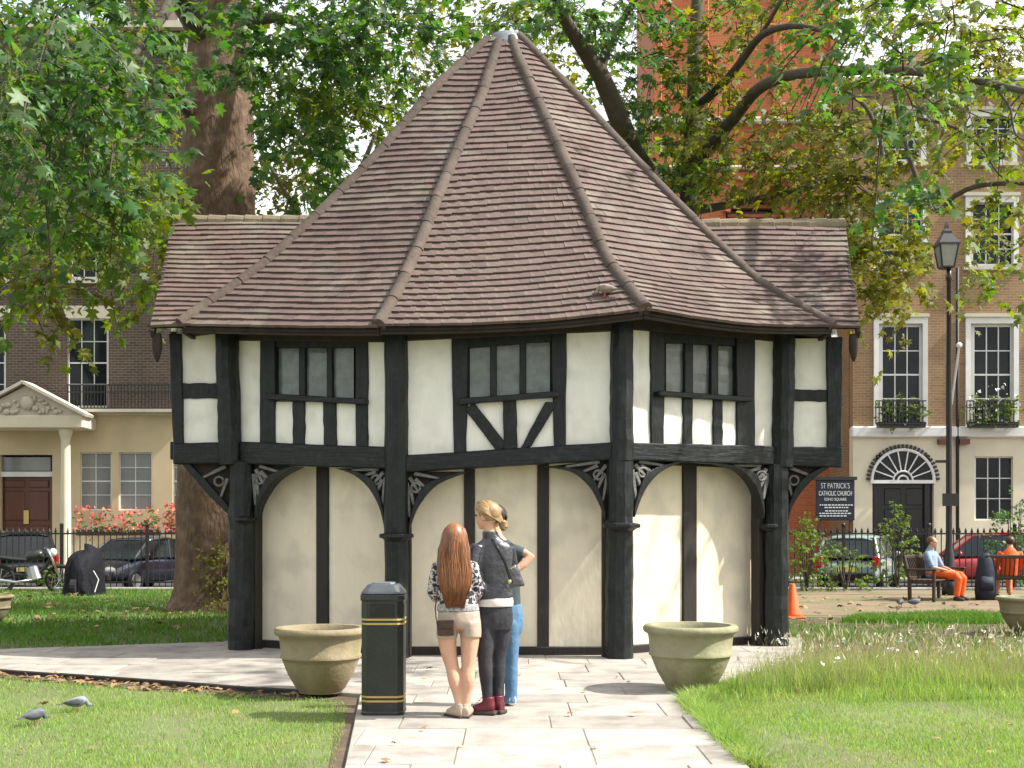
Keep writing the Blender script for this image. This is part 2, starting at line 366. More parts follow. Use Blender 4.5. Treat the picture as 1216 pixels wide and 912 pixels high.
def timber(fc, TL, TR, BR, BL, off=.03, depth=.09, m='black_paint', name='stud', parent=None, jit=.45, bev=.008):
    TL, TR, BR, BL = [Vector((a[0], a[1])) for a in (TL, TR, BR, BL)]
    if (TL-BL).length > (TL-TR).length: e1, e2, n = (TL, BL), (TR, BR), 7
    else: e1, e2, n = (BL, BR), (TL, TR), 8
    mb = MB(); vs = []; fs = []
    for i in range(n+1):
        s = i/n; j = 0 if i in (0, n) else jit
        a = e1[0].lerp(e1[1], s)+Vector((random.uniform(-j, j), random.uniform(-j, j)))
        b = e2[0].lerp(e2[1], s)+Vector((random.uniform(-j, j), random.uniform(-j, j)))
        o = off+random.uniform(-.004, .004)
        A, B = fc.at(a.x, a.y, o), fc.at(b.x, b.y, o)
        vs += [A, B, B-fc.n*depth, A-fc.n*depth]
    for i in range(n):
        for k in range(4):
            a, b = 4*i+k, 4*i+(k+1) % 4; fs.append((a, b, b+4, a+4))
    fs += [(3, 2, 1, 0), (4*n, 4*n+1, 4*n+2, 4*n+3)]
    mb.add(vs, fs)
    return mb.build(name, M[m], parent or hut, bevel=bev)
def rect(fc, x0, y0, x1, y1, **k): return timber(fc, (x0, y0), (x1, y0), (x1, y1), (x0, y1), **k)

def plaster(fc, x0, y0, x1, y1, y0b=None, y1b=None, off=0.0, m='plaster', name='plaster_panel'):
    """panel of uneven hand-trowelled plaster, top row y0 (y0b at right), bottom y1 (y1b at right)"""
    y0b = y0 if y0b is None else y0b; y1b = y1 if y1b is None else y1b
    mb = MB(); nx, ny = max(2, int((x1-x0)/9)), max(3, int((y1-y0)/14)); vs = []; fs = []
    for j in range(ny+1):
        for i in range(nx+1):
            u, v = i/nx, j/ny; yt = y0+(y0b-y0)*u; yb = y1+(y1b-y1)*u
            vs.append(fc.at(x0+(x1-x0)*u, yt+(yb-yt)*v, off+random.uniform(-.006, .006)))
    for j in range(ny):
        for i in range(nx):
            a = j*(nx+1)+i; fs.append((a, a+1, a+nx+2, a+nx+1))
    mb.add(vs, fs); return mb.build(name, M[m], hut, smooth=True)

def solid(fc, x0, x1, z0, z1, off, depth, m, name, bev=0):
    A = [fc.atz(x0, z0, off), fc.atz(x1, z0, off), fc.atz(x1, z1, off), fc.atz(x0, z1, off)]
    mb = MB(); mb.prism(A, [p-fc.n*depth for p in A]); return mb.build(name, M[m], hut, bevel=bev)

# --- core walls behind the plaster so that nothing is see-through (upper storey and rear half)
CXH = -.05; YB = 17.2
def mir(v): return Vector((v.x, 2*YB-v.y, v.z))
ring = [PL2, PL1, PR1, PR2, mir(PR2), mir(PR1), mir(PL1), mir(PL2)]
cen = Vector((CXH, YB, 0))
def inset(pts, d):
    return [cen+(p-cen)*((p-cen).length-d)/(p-cen).length for p in pts]
up = inset(ring, .16)
mb = MB(); mb.prism([(p.x, p.y, 2.36) for p in up], [(p.x, p.y, 3.75) for p in up]); mb.build('inner_wall', M['soffit'], hut)
lowr = inset(ring, .52)
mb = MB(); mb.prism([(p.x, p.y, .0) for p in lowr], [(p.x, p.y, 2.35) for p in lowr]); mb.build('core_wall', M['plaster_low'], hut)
rear = inset(ring, .05)
for i in (4, 5, 6):
    a, b = rear[i], rear[i+1]; d = (b-a).normalized(); n = Vector((d.y, -d.x, 0))
    mb = MB(); mb.prism([Vector((a.x, a.y, 2.3)), Vector((b.x, b.y, 2.3)), Vector((b.x, b.y, 3.8)), Vector((a.x, a.y, 3.8))],
                        [Vector((p.x, p.y, z))-n*.08 for p, z in ((a, 2.3), (b, 2.3), (b, 3.8), (a, 3.8))])
    mb.build('rear_wall', M['plaster'], hut)
    mb = MB(); mb.bar(a+Vector((0, 0, 2.36)), b+Vector((0, 0, 2.36)), .2, .22); mb.build('rear_beam', M['black_beam'], hut)
for p in rear[4:]:
    mb = MB(); mb.tube([(p.x, p.y, 0), (p.x, p.y, 1.9), (p.x, p.y, 3.8)], .15, n=8); mb.build('post', M['black_paint'], hut)

# --- corner posts
def post(xt, wt, yt, xb, wb, Y, yb=None):
    mb = MB(); pts = []; rad = []
    top = P(xt, yt, Y); bot = Vector(((xb-CX)*Y/F, Y, 0)) if yb is None else P(xb, yb, Y); n = 14
    for i in range(n+1):
        s = i/n; p = bot.lerp(top, s)
        if 0 < i < n: p += Vector((random.uniform(-.007, .007), random.uniform(-.006, .006), 0))
        pts.append(p); rad.append((wb+(wt-wb)*s)*Y/F/2*1.04)
    mb.tube(pts, rad, n=10, wob=.035, axis=(1, 0, 0)); return mb.build('post', M['black_paint'], hut, bevel=.01)
post(269, 27, 392, 274, 27, 15.36, 552); post(470, 27, 394, 471, 28, 14.42); post(739, 26, 372, 738, 28, 14.42, 548); post(931, 27, 396, 928, 27, 15.96, 556)
post(287, 30, 548, 287, 31, 15.38); post(736, 31, 545, 735, 33, 14.44); post(921, 30, 552, 920, 32, 15.98)
for fc_, x0_, x1_ in ((FL, 296, 304), (FR, 901, 911), (FF, 482, 488), (FF, 715, 722)):
    A_ = [fc_.atz(x0_, 0, -.06), fc_.atz(x1_, 0, -.06), fc_.atz(x1_, 2.42, -.06), fc_.atz(x0_, 2.42, -.06)]; mb = MB(); mb.prism(A_, [p-fc_.n*.14 for p in A_]); mb.build('jamb', M['brown_timber'], hut, bevel=.01)
for (x, y, w, Y) in ((290, 614, 26, 15.3), (471, 634, 42, 14.38), (738, 622, 46, 14.38), (913, 622, 26, 15.9)):
    mb = MB(); c = P(x, y+9, Y); r = w*Y/F/2
    mb.lathe([(r*.6, .0), (r*.84, .035), (r*1.02, .045), (r*1.02, .085), (r*.62, .10)], c, n=8, ang=math.pi/8)
    mb.build('capital', M['black_paint'], hut, bevel=.006)

# --- left face
S = dict
plaster(FL, 280, 396, 312, 530); plaster(FL, 430, 396, 464, 538); plaster(FL, 322, 477, 428, 532)
rect(FL, 308, 396, 326, 528, name='stud'); rect(FL, 422, 396, 436, 534, name='stud')
timber(FL, (347, 474), (361, 475), (361, 530), (347, 529)); timber(FL, (383, 476), (398, 477), (399, 532), (384, 531))
timber(FL, (274, 524), (466, 531), (466, 557), (274, 550), off=.075, depth=.22, m='black_beam', name='beam', bev=.014)
timber(FL, (274, 390), (466, 390), (466, 406), (274, 404), off=.05, depth=.14, m='soffit', name='wall_plate')
# --- front face
plaster(FF, 478, 392, 541, 548); plaster(FF, 668, 384, 734, 540); plaster(FF, 552, 478, 662, 542, y0b=470)
timber(FF, (536, 394), (556, 394), (554, 540), (539, 541)); timber(FF, (654, 388), (673, 387), (672, 530), (658, 531))
timber(FF, (597, 474), (613, 473), (615, 538), (598, 539), off=.045)
timber(FF, (552, 486), (563, 478), (604, 530), (590, 536), off=.035); timber(FF, (648, 477), (662, 478), (631, 530), (617, 534), off=.038)
timber(FF, (468, 541), (741, 524), (741, 545), (468, 561), off=.075, depth=.22, m='black_beam', name='beam', bev=.014)
timber(FF, (466, 388), (742, 370), (742, 392), (466, 405), off=.05, depth=.14, m='soffit', name='wall_plate')
# --- right face
plaster(FR, 748, 384, 778, 532); plaster(FR, 892, 392, 924, 534); plaster(FR, 786, 472, 880, 534)
timber(FR, (773, 388), (790, 388), (789, 528), (774, 528)); timber(FR, (875, 394), (897, 396), (897, 532), (876, 532))
rect(FR, 812, 470, 823, 530); rect(FR, 848, 472, 859, 531)
timber(FR, (737, 525), (932, 530), (932, 553), (737, 546), off=.075, depth=.22, m='black_beam', name='beam', bev=.014)
timber(FR, (737, 374), (936, 390), (936, 406), (737, 390), off=.05, depth=.14, m='soffit', name='wall_plate')
# --- windows: frame, three leaded panes, mullions, projecting sill
def hut_window(fc, x0, x1, y0, y1, y0b, y1b, panes, sill):
    root = rect(fc, x0, y0, x1, y1, off=-.085, depth=.03, m='brown_timber', name='window', jit=0)
    for i, (a, b) in enumerate(panes):
        ua, ub = (a-x0)/(x1-x0), (b-x0)/(x1-x0)
        t = [(a, y0+(y0b-y0)*ua), (b, y0+(y0b-y0)*ub), (b, y1+(y1b-y1)*ub), (a, y1+(y1b-y1)*ua)]
        timber(fc, *t, off=-.05, depth=.012, m='old_glass', name='pane', parent=root, jit=0, bev=0)
        if i < len(panes)-1:
            c = panes[i+1][0]; timber(fc, (b, y0-8), (c, y0-8), (c, y1+3), (b, y1+3), off=.0, depth=.075, m='black_paint', name='mullion', parent=root, jit=.2)
    timber(fc, *sill, off=.11, depth=.17, m='black_beam', name='window_sill', parent=root, jit=.3)
    timber(fc, (x0, y0-12), (x1, y0b-12), (x1, y0b+3), (x0, y0+3), off=.005, depth=.08, m='black_paint', name='lintel', parent=root)
hut_window(FL, 325, 424, 410, 474, 410, 476, [(331, 355), (362, 388), (394, 420)], [(313, 467), (432, 473), (432, 480), (313, 474)])
hut_window(FF, 555, 656, 410, 476, 402, 470, [(558, 582), (590, 617), (625, 653)], [(545, 473), (663, 464), (663, 471), (545, 480)])
hut_window(FR, 789, 876, 404, 470, 408, 474, [(791, 814), (823, 845), (853, 874)], [(784, 464), (894, 471), (894, 477), (784, 470)])
# --- arched braces with carved spandrels on a shade-dark board
def bracket(fc, arch, corner, ribs=5, off=.0):
    n = len(arch)
    # smooth the traced arch with a Catmull-Rom pass
    pts = []
    for i in range(n-1):
        p0, p1, p2, p3 = [Vector(arch[max(0, min(n-1, k))]) for k in (i-1, i, i+1, i+2)]
        for s in range(4):
            t = s/4
            pts.append(.5*((2*p1)+(-p0+p2)*t+(2*p0-5*p1+4*p2-p3)*t*t+(-p0+3*p1-3*p2+p3)*t**3))
    pts.append(Vector(arch[-1])); C = Vector(corner)
    fa = [fc.at(p.x, p.y, off-.05) for p in pts]+[fc.at(C.x, C.y, off-.05)]; k = len(pts)
    mb = MB(); vs = fa+[p-fc.n*.05 for p in fa]; fs = []
    for i in range(k-1): fs += [(i, i+1, k), (k+1+i+1, k+1+i, 2*k+1), (i+1, i, k+1+i, k+1+i+1)]
    mb.add(vs, fs); root = mb.build('spandrel_shade_board', M['soffit'], hut)  # dark colour stands in for recess shade behind pierced tracery; solid timber under wings
    mb = MB(); vs = []; fs = []
    for p in pts:
        d = (C-p); w = min(9, d.length*.5); q = p+d.normalized()*w
        A, B = fc.at(p.x, p.y, off+.045), fc.at(q.x, q.y, off+.045); vs += [A, B, B-fc.n*.15, A-fc.n*.15]
    for i in range(k-1):
        for j in range(4):
            a, b = 4*i+j, 4*i+(j+1) % 4; fs.append((a, b, b+4, a+4))
    fs += [(3, 2, 1, 0), (4*k-4, 4*k-3, 4*k-2, 4*k-1)]
    mb.add(vs, fs); mb.build('arched_brace', M['black_paint'], root, bevel=.006)
    for i in range(ribs):
        s = (i+.7)/(ribs+.4); p = pts[int(s*(k-1))]; d = C-p
        a = p+d*.16; b = p+d*(.62 if i % 2 else .8); w = Vector((-d.y, d.x)).normalized()*2.4
        A = [fc.at(q.x, q.y, off+.02) for q in (a-w*.6, a+w*.6, b+w, b-w)]
        mb = MB(); mb.prism(A, [p_-fc.n*.06 for p_ in A]); mb.build('carved_rib', M['carved'], root, bevel=.006)
    mid = pts[k//2]; d = C-mid; cc = mid+d*.42; rr_ = min(5.5, d.length*.2); mb = MB(); mb.tube([fc.at(cc.x+rr_*math.cos(t_), cc.y+rr_*math.sin(t_), off+.012) for t_ in np.linspace(0, 2*math.pi, 13)], .016, n=6); mb.build('carved_ring', M['carved'], root, smooth=True)
M['carved'] = mat('carved', (.07, .07, .066), (.17, .165, .155), rough=.5, scale=12, bump=.4)
bracket(FL, [(302, 616), (306, 600), (316, 582), (331, 566), (354, 554)], (300, 551)); bracket(FL, [(398, 556), (420, 564), (438, 580), (450, 602), (456, 626)], (459, 556))
bracket(FF, [(485, 634), (491, 613), (502, 593), (521, 574), (556, 560)], (482, 560)); bracket(FF, [(646, 554), (679, 560), (700, 577), (712, 598), (719, 618)], (725, 546))
bracket(FR, [(754, 614), (762, 591), (773, 572), (790, 557), (814, 548)], (750, 546)); bracket(FR, [(850, 550), (879, 558), (896, 575), (904, 595), (908, 616)], (915, 552))
bracket(WL, [(216, 551), (233, 571), (248, 588), (262, 602), (274, 614)], (277, 549), ribs=2); bracket(WR, [(988, 553), (968, 567), (952, 584), (941, 602), (936, 619)], (930, 552), ribs=2)
# --- lower walls set back behind the arcade
R_ = -.34
def low_panel(fc, x0, x1):
    n = 9; mb = MB(); vs = []; fs = []; m_ = 6
    for j in range(n+1):
        for i in range(m_+1):
            p = fc.atz(x0+(x1-x0)*i/m_, .10+2.3*j/n, R_+random.uniform(-.005, .005)); vs.append(p)
    for j in range(n):
        for i in range(m_):
            a = j*(m_+1)+i; fs.append((a, a+1, a+m_+2, a+m_+1))
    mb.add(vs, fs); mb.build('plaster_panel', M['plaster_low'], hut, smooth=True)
for fc, xs in ((FL, (280, 382, 474)), (FF, (462, 557, 645, 748)), (FR, (728, 820, 926))):
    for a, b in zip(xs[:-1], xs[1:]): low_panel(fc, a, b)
    solid(fc, xs[0]+6, xs[-1]-6, 0.0, .135, R_+.05, .14, 'brown_timber', 'sill_beam', .01)
    solid(fc, xs[0]+6, xs[-1]-6, 2.28, 2.42, R_+.045, .12, 'brown_timber', 'top_rail', .01)
for fc, a, b in ((FL, 375, 389), (FF, 551, 564), (FF, 638, 652), (FR, 812, 828)):
    solid(fc, a, b, .13, 2.29, R_+.035, .1, 'brown_timber', 'wall_stud', .008)
# --- side wings jettied out over the brackets
def wing(fc, sgn, Yf, Yr, px_out, px_in, zb=2.42):
    xo, xi = fc.at(px_out, 500).x, fc.at(px_in, 500).x; xi2 = -sgn*0+xi-sgn*.6
    mb = MB(); mb.box(min(xo+(-sgn)*.04, xi2), max(xo+(-sgn)*.04, xi2), Yf+.05, Yr, zb, 3.85); return mb.build('wing_wall', M['plaster'], hut)
wing(WL, -1, 15.4, 18.9, 204, 262); wing(WR, 1, 16.0, 18.9, 998, 940)
plaster(WL, 210, 396, 262, 462); plaster(WL, 210, 466, 266, 534); plaster(WR, 938, 402, 986, 468); plaster(WR, 936, 470, 986, 536)
timber(WL, (200, 396), (215, 396), (218, 540), (206, 540), off=.06, depth=.16); timber(WR, (982, 400), (1001, 400), (999, 545), (983, 545), off=.06, depth=.16)
timber(WL, (212, 455), (262, 455), (262, 473), (212, 473)); timber(WR, (940, 462), (984, 463), (984, 477), (940, 476))
timber(WL, (205, 526), (282, 525), (282, 550), (205, 551), off=.08, depth=.24, m='black_beam', name='beam', bev=.014)
timber(WR, (925, 530), (1001, 531), (1000, 555), (925, 553), off=.08, depth=.24, m='black_beam', name='beam', bev=.014)
for x, Y0, s in ((fc_x := WL.at(204, 500).x, 15.4, -1), (WR.at(999, 500).x, 16.0, 1)):
    for z, w in ((2.47, .22), (3.15, .14), (3.85, .16)):
        mb = MB(); mb.box(x-.05, x+.05, Y0+.1, 18.9, z-w/2, z+w/2); mb.build('end_rail', M['black_beam'], hut, bevel=.01)
    for yy in (16.6, 17.7, 18.85):
        mb = MB(); mb.box(x-.055, x+.055, yy-.08, yy+.08, 2.4, 3.9); mb.build('end_stud', M['black_paint'], hut, bevel=.01)
# --- floor of the overhang (underside)
fl_ = inset(ring, .1); mb = MB(); mb.prism([(p.x, p.y, 2.34) for p in fl_], [(p.x, p.y, 2.40) for p in fl_]); mb.build('floor_boards', M['soffit'], hut)

# ================================================================== THE ROOF
APX = Vector((-.09, 17.4, CH+(HY-44)*17.4/F))
def corner(px, py, Y): return P(px, py, Y)
EL2, EL1, ER1, ER2 = corner(214, 388, 14.95), corner(449, 390, 13.95), corner(766, 370, 13.95), corner(990, 390, 15.5)
def mirr(v): return Vector((v.x, 2*APX.y-v.y, v.z))
CORN = [EL2, EL1, ER1, ER2, mirr(ER2), mirr(ER1), mirr(EL1), mirr(EL2)]
T_ = [0, .02, .108, .197, .352, .502, .641, .799, .967, 1.0]
PL2_ = ([0, .02, .108, .197, .352, .502, .641, .799, .967, 1], [1, .98, .861, .757, .607, .471, .353, .231, .066, .035])
PL1_ = ([0, .102, .248, .400, .579, .761, .95, 1], [1, .869, .716, .579, .404, .215, .075, .035])
PR1_ = ([0, .045, .157, .324, .528, .770, .951, 1], [1, .936, .770, .63, .451, .221, .065, .035])
PR2_ = ([0, .124, .278, .452, .627, .784, .958, 1], [1, .806, .657, .5, .351, .221, .074, .035])
PROF = [PL2_, PL1_, PR1_, PR2_, PR2_, PR1_, PL1_, PL2_]
def smooth_prof(pr):
    ts = np.linspace(0, 1, 201); r = np.interp(ts, *pr)
    for _ in range(60):
        r[1:-1] = (r[:-2]+2*r[1:-1]+r[2:])/4
    return ts, r
PROF = [smooth_prof(p) for p in PROF]
def hip(i, t):
    c = CORN[i % 8]; r = float(np.interp(t, *PROF[i % 8]))
    return Vector((APX.x+(c.x-APX.x)*r, APX.y+(c.y-APX.y)*r, c.z+(APX.z-c.z)*t))
SAG = {1: .05, 2: .055, 0: .02}
def S_main(i):
    def f(u, t):
        a, b = hip(i, t), hip(i+1, t); p = a.lerp(b, u)
        p.z -= SAG.get(i, .03)*math.sin(math.pi*u)*max(0, 1-t*3)
        p.z += .006*math.sin(u*5+t*11+i)+.004*math.sin(t*23+i*2+u*3)*(1-t)
        return p
    return f
def arc_ts(S, step, t0=0., t1=1.):
    ts = [t0]; acc = 0; prev = S(.5, t0)
    for k in range(1, 1201):
        t = t0+(t1-t0)*k/1200; p = S(.5, t); acc += (p-prev).length; prev = p
        if acc >= step: ts.append(t); acc = 0
    return ts
def tile_quads(S, t1=1., step=.116, tw=.17, clip=None):
    """corner points of every plain tile: courses up the slope, staggered"""
    out = []; ts = arc_ts(S, step, 0, t1)
    def ext(u, t): return S(u, min(max(t, 0), t1))
    for k, t in enumerate(ts[:-1]):
        tt = ts[min(k+1, len(ts)-1)]; tt = min(t1, t+(tt-t)*1.7)
        a, b = S(0, t), S(1, t); w = (b-a).length; n = max(1, round(w/tw)); sh = .5 if k % 2 else 0
        edges = [0]+[(j+sh)/n for j in range(1 if sh == 0 else 0, n+1) if 0 < (j+sh)/n < 1]+[1]
        for u0, u1 in zip(edges[:-1], edges[1:]):
            if (u1-u0)*w < .02: continue
            g = .0010/max(w, .1); dt = random.uniform(-.04, .03)*(tt-t)*.5
            q = [ext(u0+g, t+dt), ext(u1-g, t+dt), ext(u1-g, tt), ext(u0+g, tt)]
            out.append((q, k, (u1-u0)*w))
    return out
def tile_solid(q, lift=.050, th=.035):
    n = (q[1]-q[0]).cross(q[3]-q[0]).normalized()
    if n.z < 0: n = -n
    l = lift+random.uniform(-.003, .004); e = random.uniform(-.002, .002)
    top = [q[0]+n*(l+e), q[1]+n*(l-e), q[2]+n*.012, q[3]+n*.012]
    bot = [p-n*th for p in top]
    return top+bot
TF = [(0, 1, 2, 3), (7, 6, 5, 4), (0, 4, 5, 1), (1, 5, 6, 2), (2, 6, 7, 3), (3, 7, 4, 0)]
# under-boarding of the whole roof = the roof part itself
mb = MB(); nt = 24
for i in range(8):
    S_ = S_main(i); vs = [S_(u/6, t/nt) for t in range(nt+1) for u in range(7)]
    mb.add(vs, [(t*7+u, t*7+u+1, t*7+u+8, t*7+u+7) for t in range(nt) for u in range(6)])
roof = mb.build('roof', M['soffit'], hut)
singles = []; bulk = []
for i in range(8):
    tq = tile_quads(S_main(i))
    for q, k, w in tq:
        if i == 1 and k < 24 and w > .1 and len(singles) < 300: singles.append(q)
        else: bulk.append(q)
# wing roofs: two pitches each, running into the main roof
WR_ = []
for (ex, ey, Ye), (rx, ry, Yr), xin in (((179, 390, 14.95), (205, 262, 16.9), -1.4), ((1021, 391, 15.5), (1003, 266, 17.2), 1.4)):
    E, R = P(ex, ey, Ye), P(rx, ry, Yr); s = -1 if ex < 600 else 1
    Ei = Vector((s*1.9, E.y, E.z)); Ri = Vector((xin, R.y, R.z))
    Eb = Vector((E.x, 2*R.y-E.y, E.z)); Ebi = Vector((Ei.x, Eb.y, E.z))
    for (e0, r0, e1, r1) in ((E, R, Ei, Ri), (Eb, R, Ebi, Ri)):
        def S2(u, t, e0=e0, r0=r0, e1=e1, r1=r1):
            a, b = e0.lerp(r0, t), e1.lerp(r1, t); p = a.lerp(b, u); p.z -= .05*math.sin(math.pi*t)*1.2; p.z += .008*math.sin(u*9+t*5); return p
        bulk += [q for q, k, w in tile_quads(S2, tw=.17)]
        mb = MB(); mb.add([S2(u/4, t/8) for t in range(9) for u in range(5)], [(t*5+u, t*5+u+1, t*5+u+6, t*5+u+5) for t in range(8) for u in range(4)])
        mb.build('wing_boarding', M['soffit'], roof)
    # gable end wall and bargeboard, pendant at the eaves
    gx = (WL.at(204, 500).x+.03) if s < 0 else (WR.at(999, 500).x-.03)
    mb = MB(); yb_ = Eb.y-.4; yf_ = E.y+.45
    mb.prism([(gx, yf_, 3.8), (gx, R.y, R.z-.12), (gx, yb_, 3.8)], [(gx-s*.08, yf_, 3.8), (gx-s*.08, R.y, R.z-.12), (gx-s*.08, yb_, 3.8)])
    mb.build('gable_wall', M['plaster'], hut)
    for e in (E, Eb):
        mb = MB(); mb.bar(e+Vector((-s*.02, 0, -.07)), R+Vector((-s*.02, 0, -.08)), .05, .12); mb.build('bargeboard', M['soffit'], roof, bevel=.01)
    mb = MB(); c = E+Vector((-s*.06, .06, -.10)); mb.tube([c+Vector((0, 0, .05)), c, c+Vector((0, 0, -.14)), c+Vector((0, 0, -.24)), c+Vector((0, 0, -.29))], [.05, .06, .06, .035, .012], n=8)
    mb.build('pendant', M['soffit'], roof, smooth=True)
    n = 8
    for k in range(n):
        a, b = R.lerp(Ri, k/n*.62), R.lerp(Ri, (k+1.06)/n*.62); mb = MB()
        mb.tube([a+Vector((0, 0, -.02)), b+Vector((0, 0, -.028))], [.10, .092], n=12); mb.build('ridge_tile', M['ridge'], roof, smooth=False, bevel=.008)
# individual tiles share one mesh
ume = MB(); ume.add([(-.5, 0, .035), (.5, 0, .035), (.5, 1, .0), (-.5, 1, .0), (-.5, 0, 0), (.5, 0, 0), (.5, 1, -.017), (-.5, 1, -.017)], TF)
proto = ume.build('tile', M['tile'], None); pm = proto.data; bpy.data.objects.remove(proto)
off = hut.location
for q in singles[:300]:
    mid = (q[0]+q[1])/2; x = (q[1]-q[0])*.995; y = (q[3]+q[2])/2-mid; n = x.cross(y).normalized()
    if n.z < 0: n = -n
    o = mesh_obj('tile', pm, roof); ang = random.uniform(-.007, .007)
    mid = mid+n*(.018+random.uniform(-.002, .003))+y*random.uniform(-.012, .01); x = x+y.normalized()*x.length*ang
    top = mid+y+n*(-.012); yy = top-mid
    mtx = Matrix(((x.x, yy.x, n.x, mid.x-off.x), (x.y, yy.y, n.y, mid.y-off.y), (x.z, yy.z, n.z, mid.z-off.z), (0, 0, 0, 1)))
    o.matrix_basis = mtx
bulk += singles[300:]
mb = MB()
vv = []; ff = []
for q in bulk:
    k = len(vv); vv += tile_solid(q); ff += [tuple(a+k for a in f) for f in TF]
me = bpy.data.meshes.new('tile_courses'); me.from_pydata([v-off for v in vv], [], ff); me.materials.append(M['tile'])
o = mesh_obj('tile_courses', me, roof); o['kind'] = 'stuff'
# hip tiles, each a tapered half-round piece lapping the next
for i in range(8):
    ts = arc_ts(lambda u, t: hip(i, t), .46, 0, .985)
    for a, b in zip(ts[:-1], ts[1:]):
        mb = MB(); pts = []; rad = []
        for s in range(4):
            t = a+(b+(b-a)*.1-a)*s/3; p = hip(i, min(t, .99)); p.z += .03; pts.append(p); rad.append((.082-.005*s/3)*(1.0 if a < .8 else .85))
        pts[0] += Vector((random.uniform(-.008, .008), 0, random.uniform(0, .01)))
        mb.tube(pts, rad, n=14, wob=.010); o = mb.build('hip_tile', M['hip'], roof, smooth=True); o.modifiers.new('es', 'EDGE_SPLIT').split_angle = math.radians(50)
mb = MB(); mb.lathe([(.27, -.22), (.25, -.1), (.225, -.03), (.20, .03), (.14, .06), (0.0, .07)], (APX.x, APX.y, APX.z-.02), n=16); mb.build('lead_cap', M['lead'], roof, smooth=True)
# soffit under the eaves and rafter board along the edge
wallp = [PL2, PL1, PR1, PR2, mirr(PR2), mirr(PR1), mirr(PL1), mirr(PL2)]
for i in range(8):
    S_ = S_main(i); a, b = wallp[i], wallp[(i+1) % 8]
    e = [S_(u/8, 0)+Vector((0, 0, -.035)) for u in range(9)]; w = [Vector((*a.lerp(b, u/8).xy, (CORN[i].z+(CORN[(i+1) % 8].z-CORN[i].z)*u/8)+.02)) for u in range(9)]
    cdir = [(Vector((APX.x, APX.y, 0))-Vector((p.x, p.y, 0))).normalized() for p in e]
    w = [p+c*.1 for p, c in zip(w, cdir)]
    mb = MB(); mb.add(e+w, [(k, k+1, 10+k, 9+k) for k in range(8)]); mb.build('eaves_soffit', M['soffit'], roof)
    ein = [p+c*.05+Vector((0, 0, .01)) for p, c in zip(e, cdir)]
    mb = MB()
    for k in range(8): mb.bar(ein[k], ein[k+1], .05, .085)
    mb.build('eaves_board', M['soffit'], roof)
# ================================================================== BUILDINGS ROUND THE SQUARE
def pbox(mb, x0, y0, x1, y1, Yf, depth):
    a, b = P(x0, y1, Yf), P(x1, y0, Yf); return mb.box(a.x, b.x, Yf, Yf+depth, a.z, b.z)
def wall_holes(x0, y0, x1, y1, holes, Yf, depth):
    """a wall in photo pixels with real openings cut through it"""
    xs = sorted({x0, x1, *[h[0] for h in holes], *[h[2] for h in holes]}); ys = sorted({y0, y1, *[h[1] for h in holes], *[h[3] for h in holes]})
    xs = [x for x in xs if x0 <= x <= x1]; ys = [y for y in ys if y0 <= y <= y1]
    mb = MB(); idx = {}
    solidc = lambda i, j: 0 <= i < len(xs)-1 and 0 <= j < len(ys)-1 and not any(h[0] <= (xs[i]+xs[i+1])/2 <= h[2] and h[1] <= (ys[j]+ys[j+1])/2 <= h[3] for h in holes)
    vs = []; fs = []
    def v(i, j, b):
        if (i, j, b) not in idx:
            p = P(xs[i], ys[j], Yf); idx[(i, j, b)] = len(vs); vs.append(Vector((p.x, Yf+(depth if b else 0), p.z)))
        return idx[(i, j, b)]
    for i in range(len(xs)-1):
        for j in range(len(ys)-1):
            if not solidc(i, j): continue
            for b in (0, 1): fs.append((v(i, j, b), v(i+1, j, b), v(i+1, j+1, b), v(i, j+1, b)))
            for di, dj, e in ((-1, 0, ((i, j), (i, j+1))), (1, 0, ((i+1, j), (i+1, j+1))), (0, -1, ((i, j), (i+1, j))), (0, 1, ((i, j+1), (i+1, j+1)))):
                if not solidc(i+di, j+dj): fs.append((v(*e[0], 0), v(*e[1], 0), v(*e[1], 1), v(*e[0], 1)))
    return mb.add(vs, fs)
def sash(parent, x0, y0, x1, y1, Yf, cols, rows, glass='glass', frame=2.2, bar=.9, fm='white', skip=None):
    root = wall_holes(x0, y0, x1, y1, [(x0+frame, y0+frame, x1-frame, y1-frame)], Yf+.10, .09).build('window', M[fm], parent)
    X0, Y0, X1, Y1 = x0+frame, y0+frame, x1-frame, y1-frame; cw, rh = (X1-X0)/cols, (Y1-Y0)/rows
    for i in range(cols):
        for j in range(rows):
            mb = MB(); e = bar/2
            pbox(mb, X0+i*cw+e, Y0+j*rh+e, X0+(i+1)*cw-e, Y0+(j+1)*rh-e, Yf+.15+random.uniform(-.004, .004), .012); mb.build('pane', M[glass], root)
    for i in range(1, cols): pbox(mb := MB(), X0+i*cw-e, Y0, X0+i*cw+e, Y1, Yf+.125, .05); mb.build('glazing_bar', M[fm], root)
    for j in range(1, rows):
        w = e*(1.7 if j*2 == rows else 1); pbox(mb := MB(), X0, Y0+j*rh-w, X1, Y0+j*rh+w, Yf+.12, .055); mb.build('glazing_bar', M[fm], root)
    return root

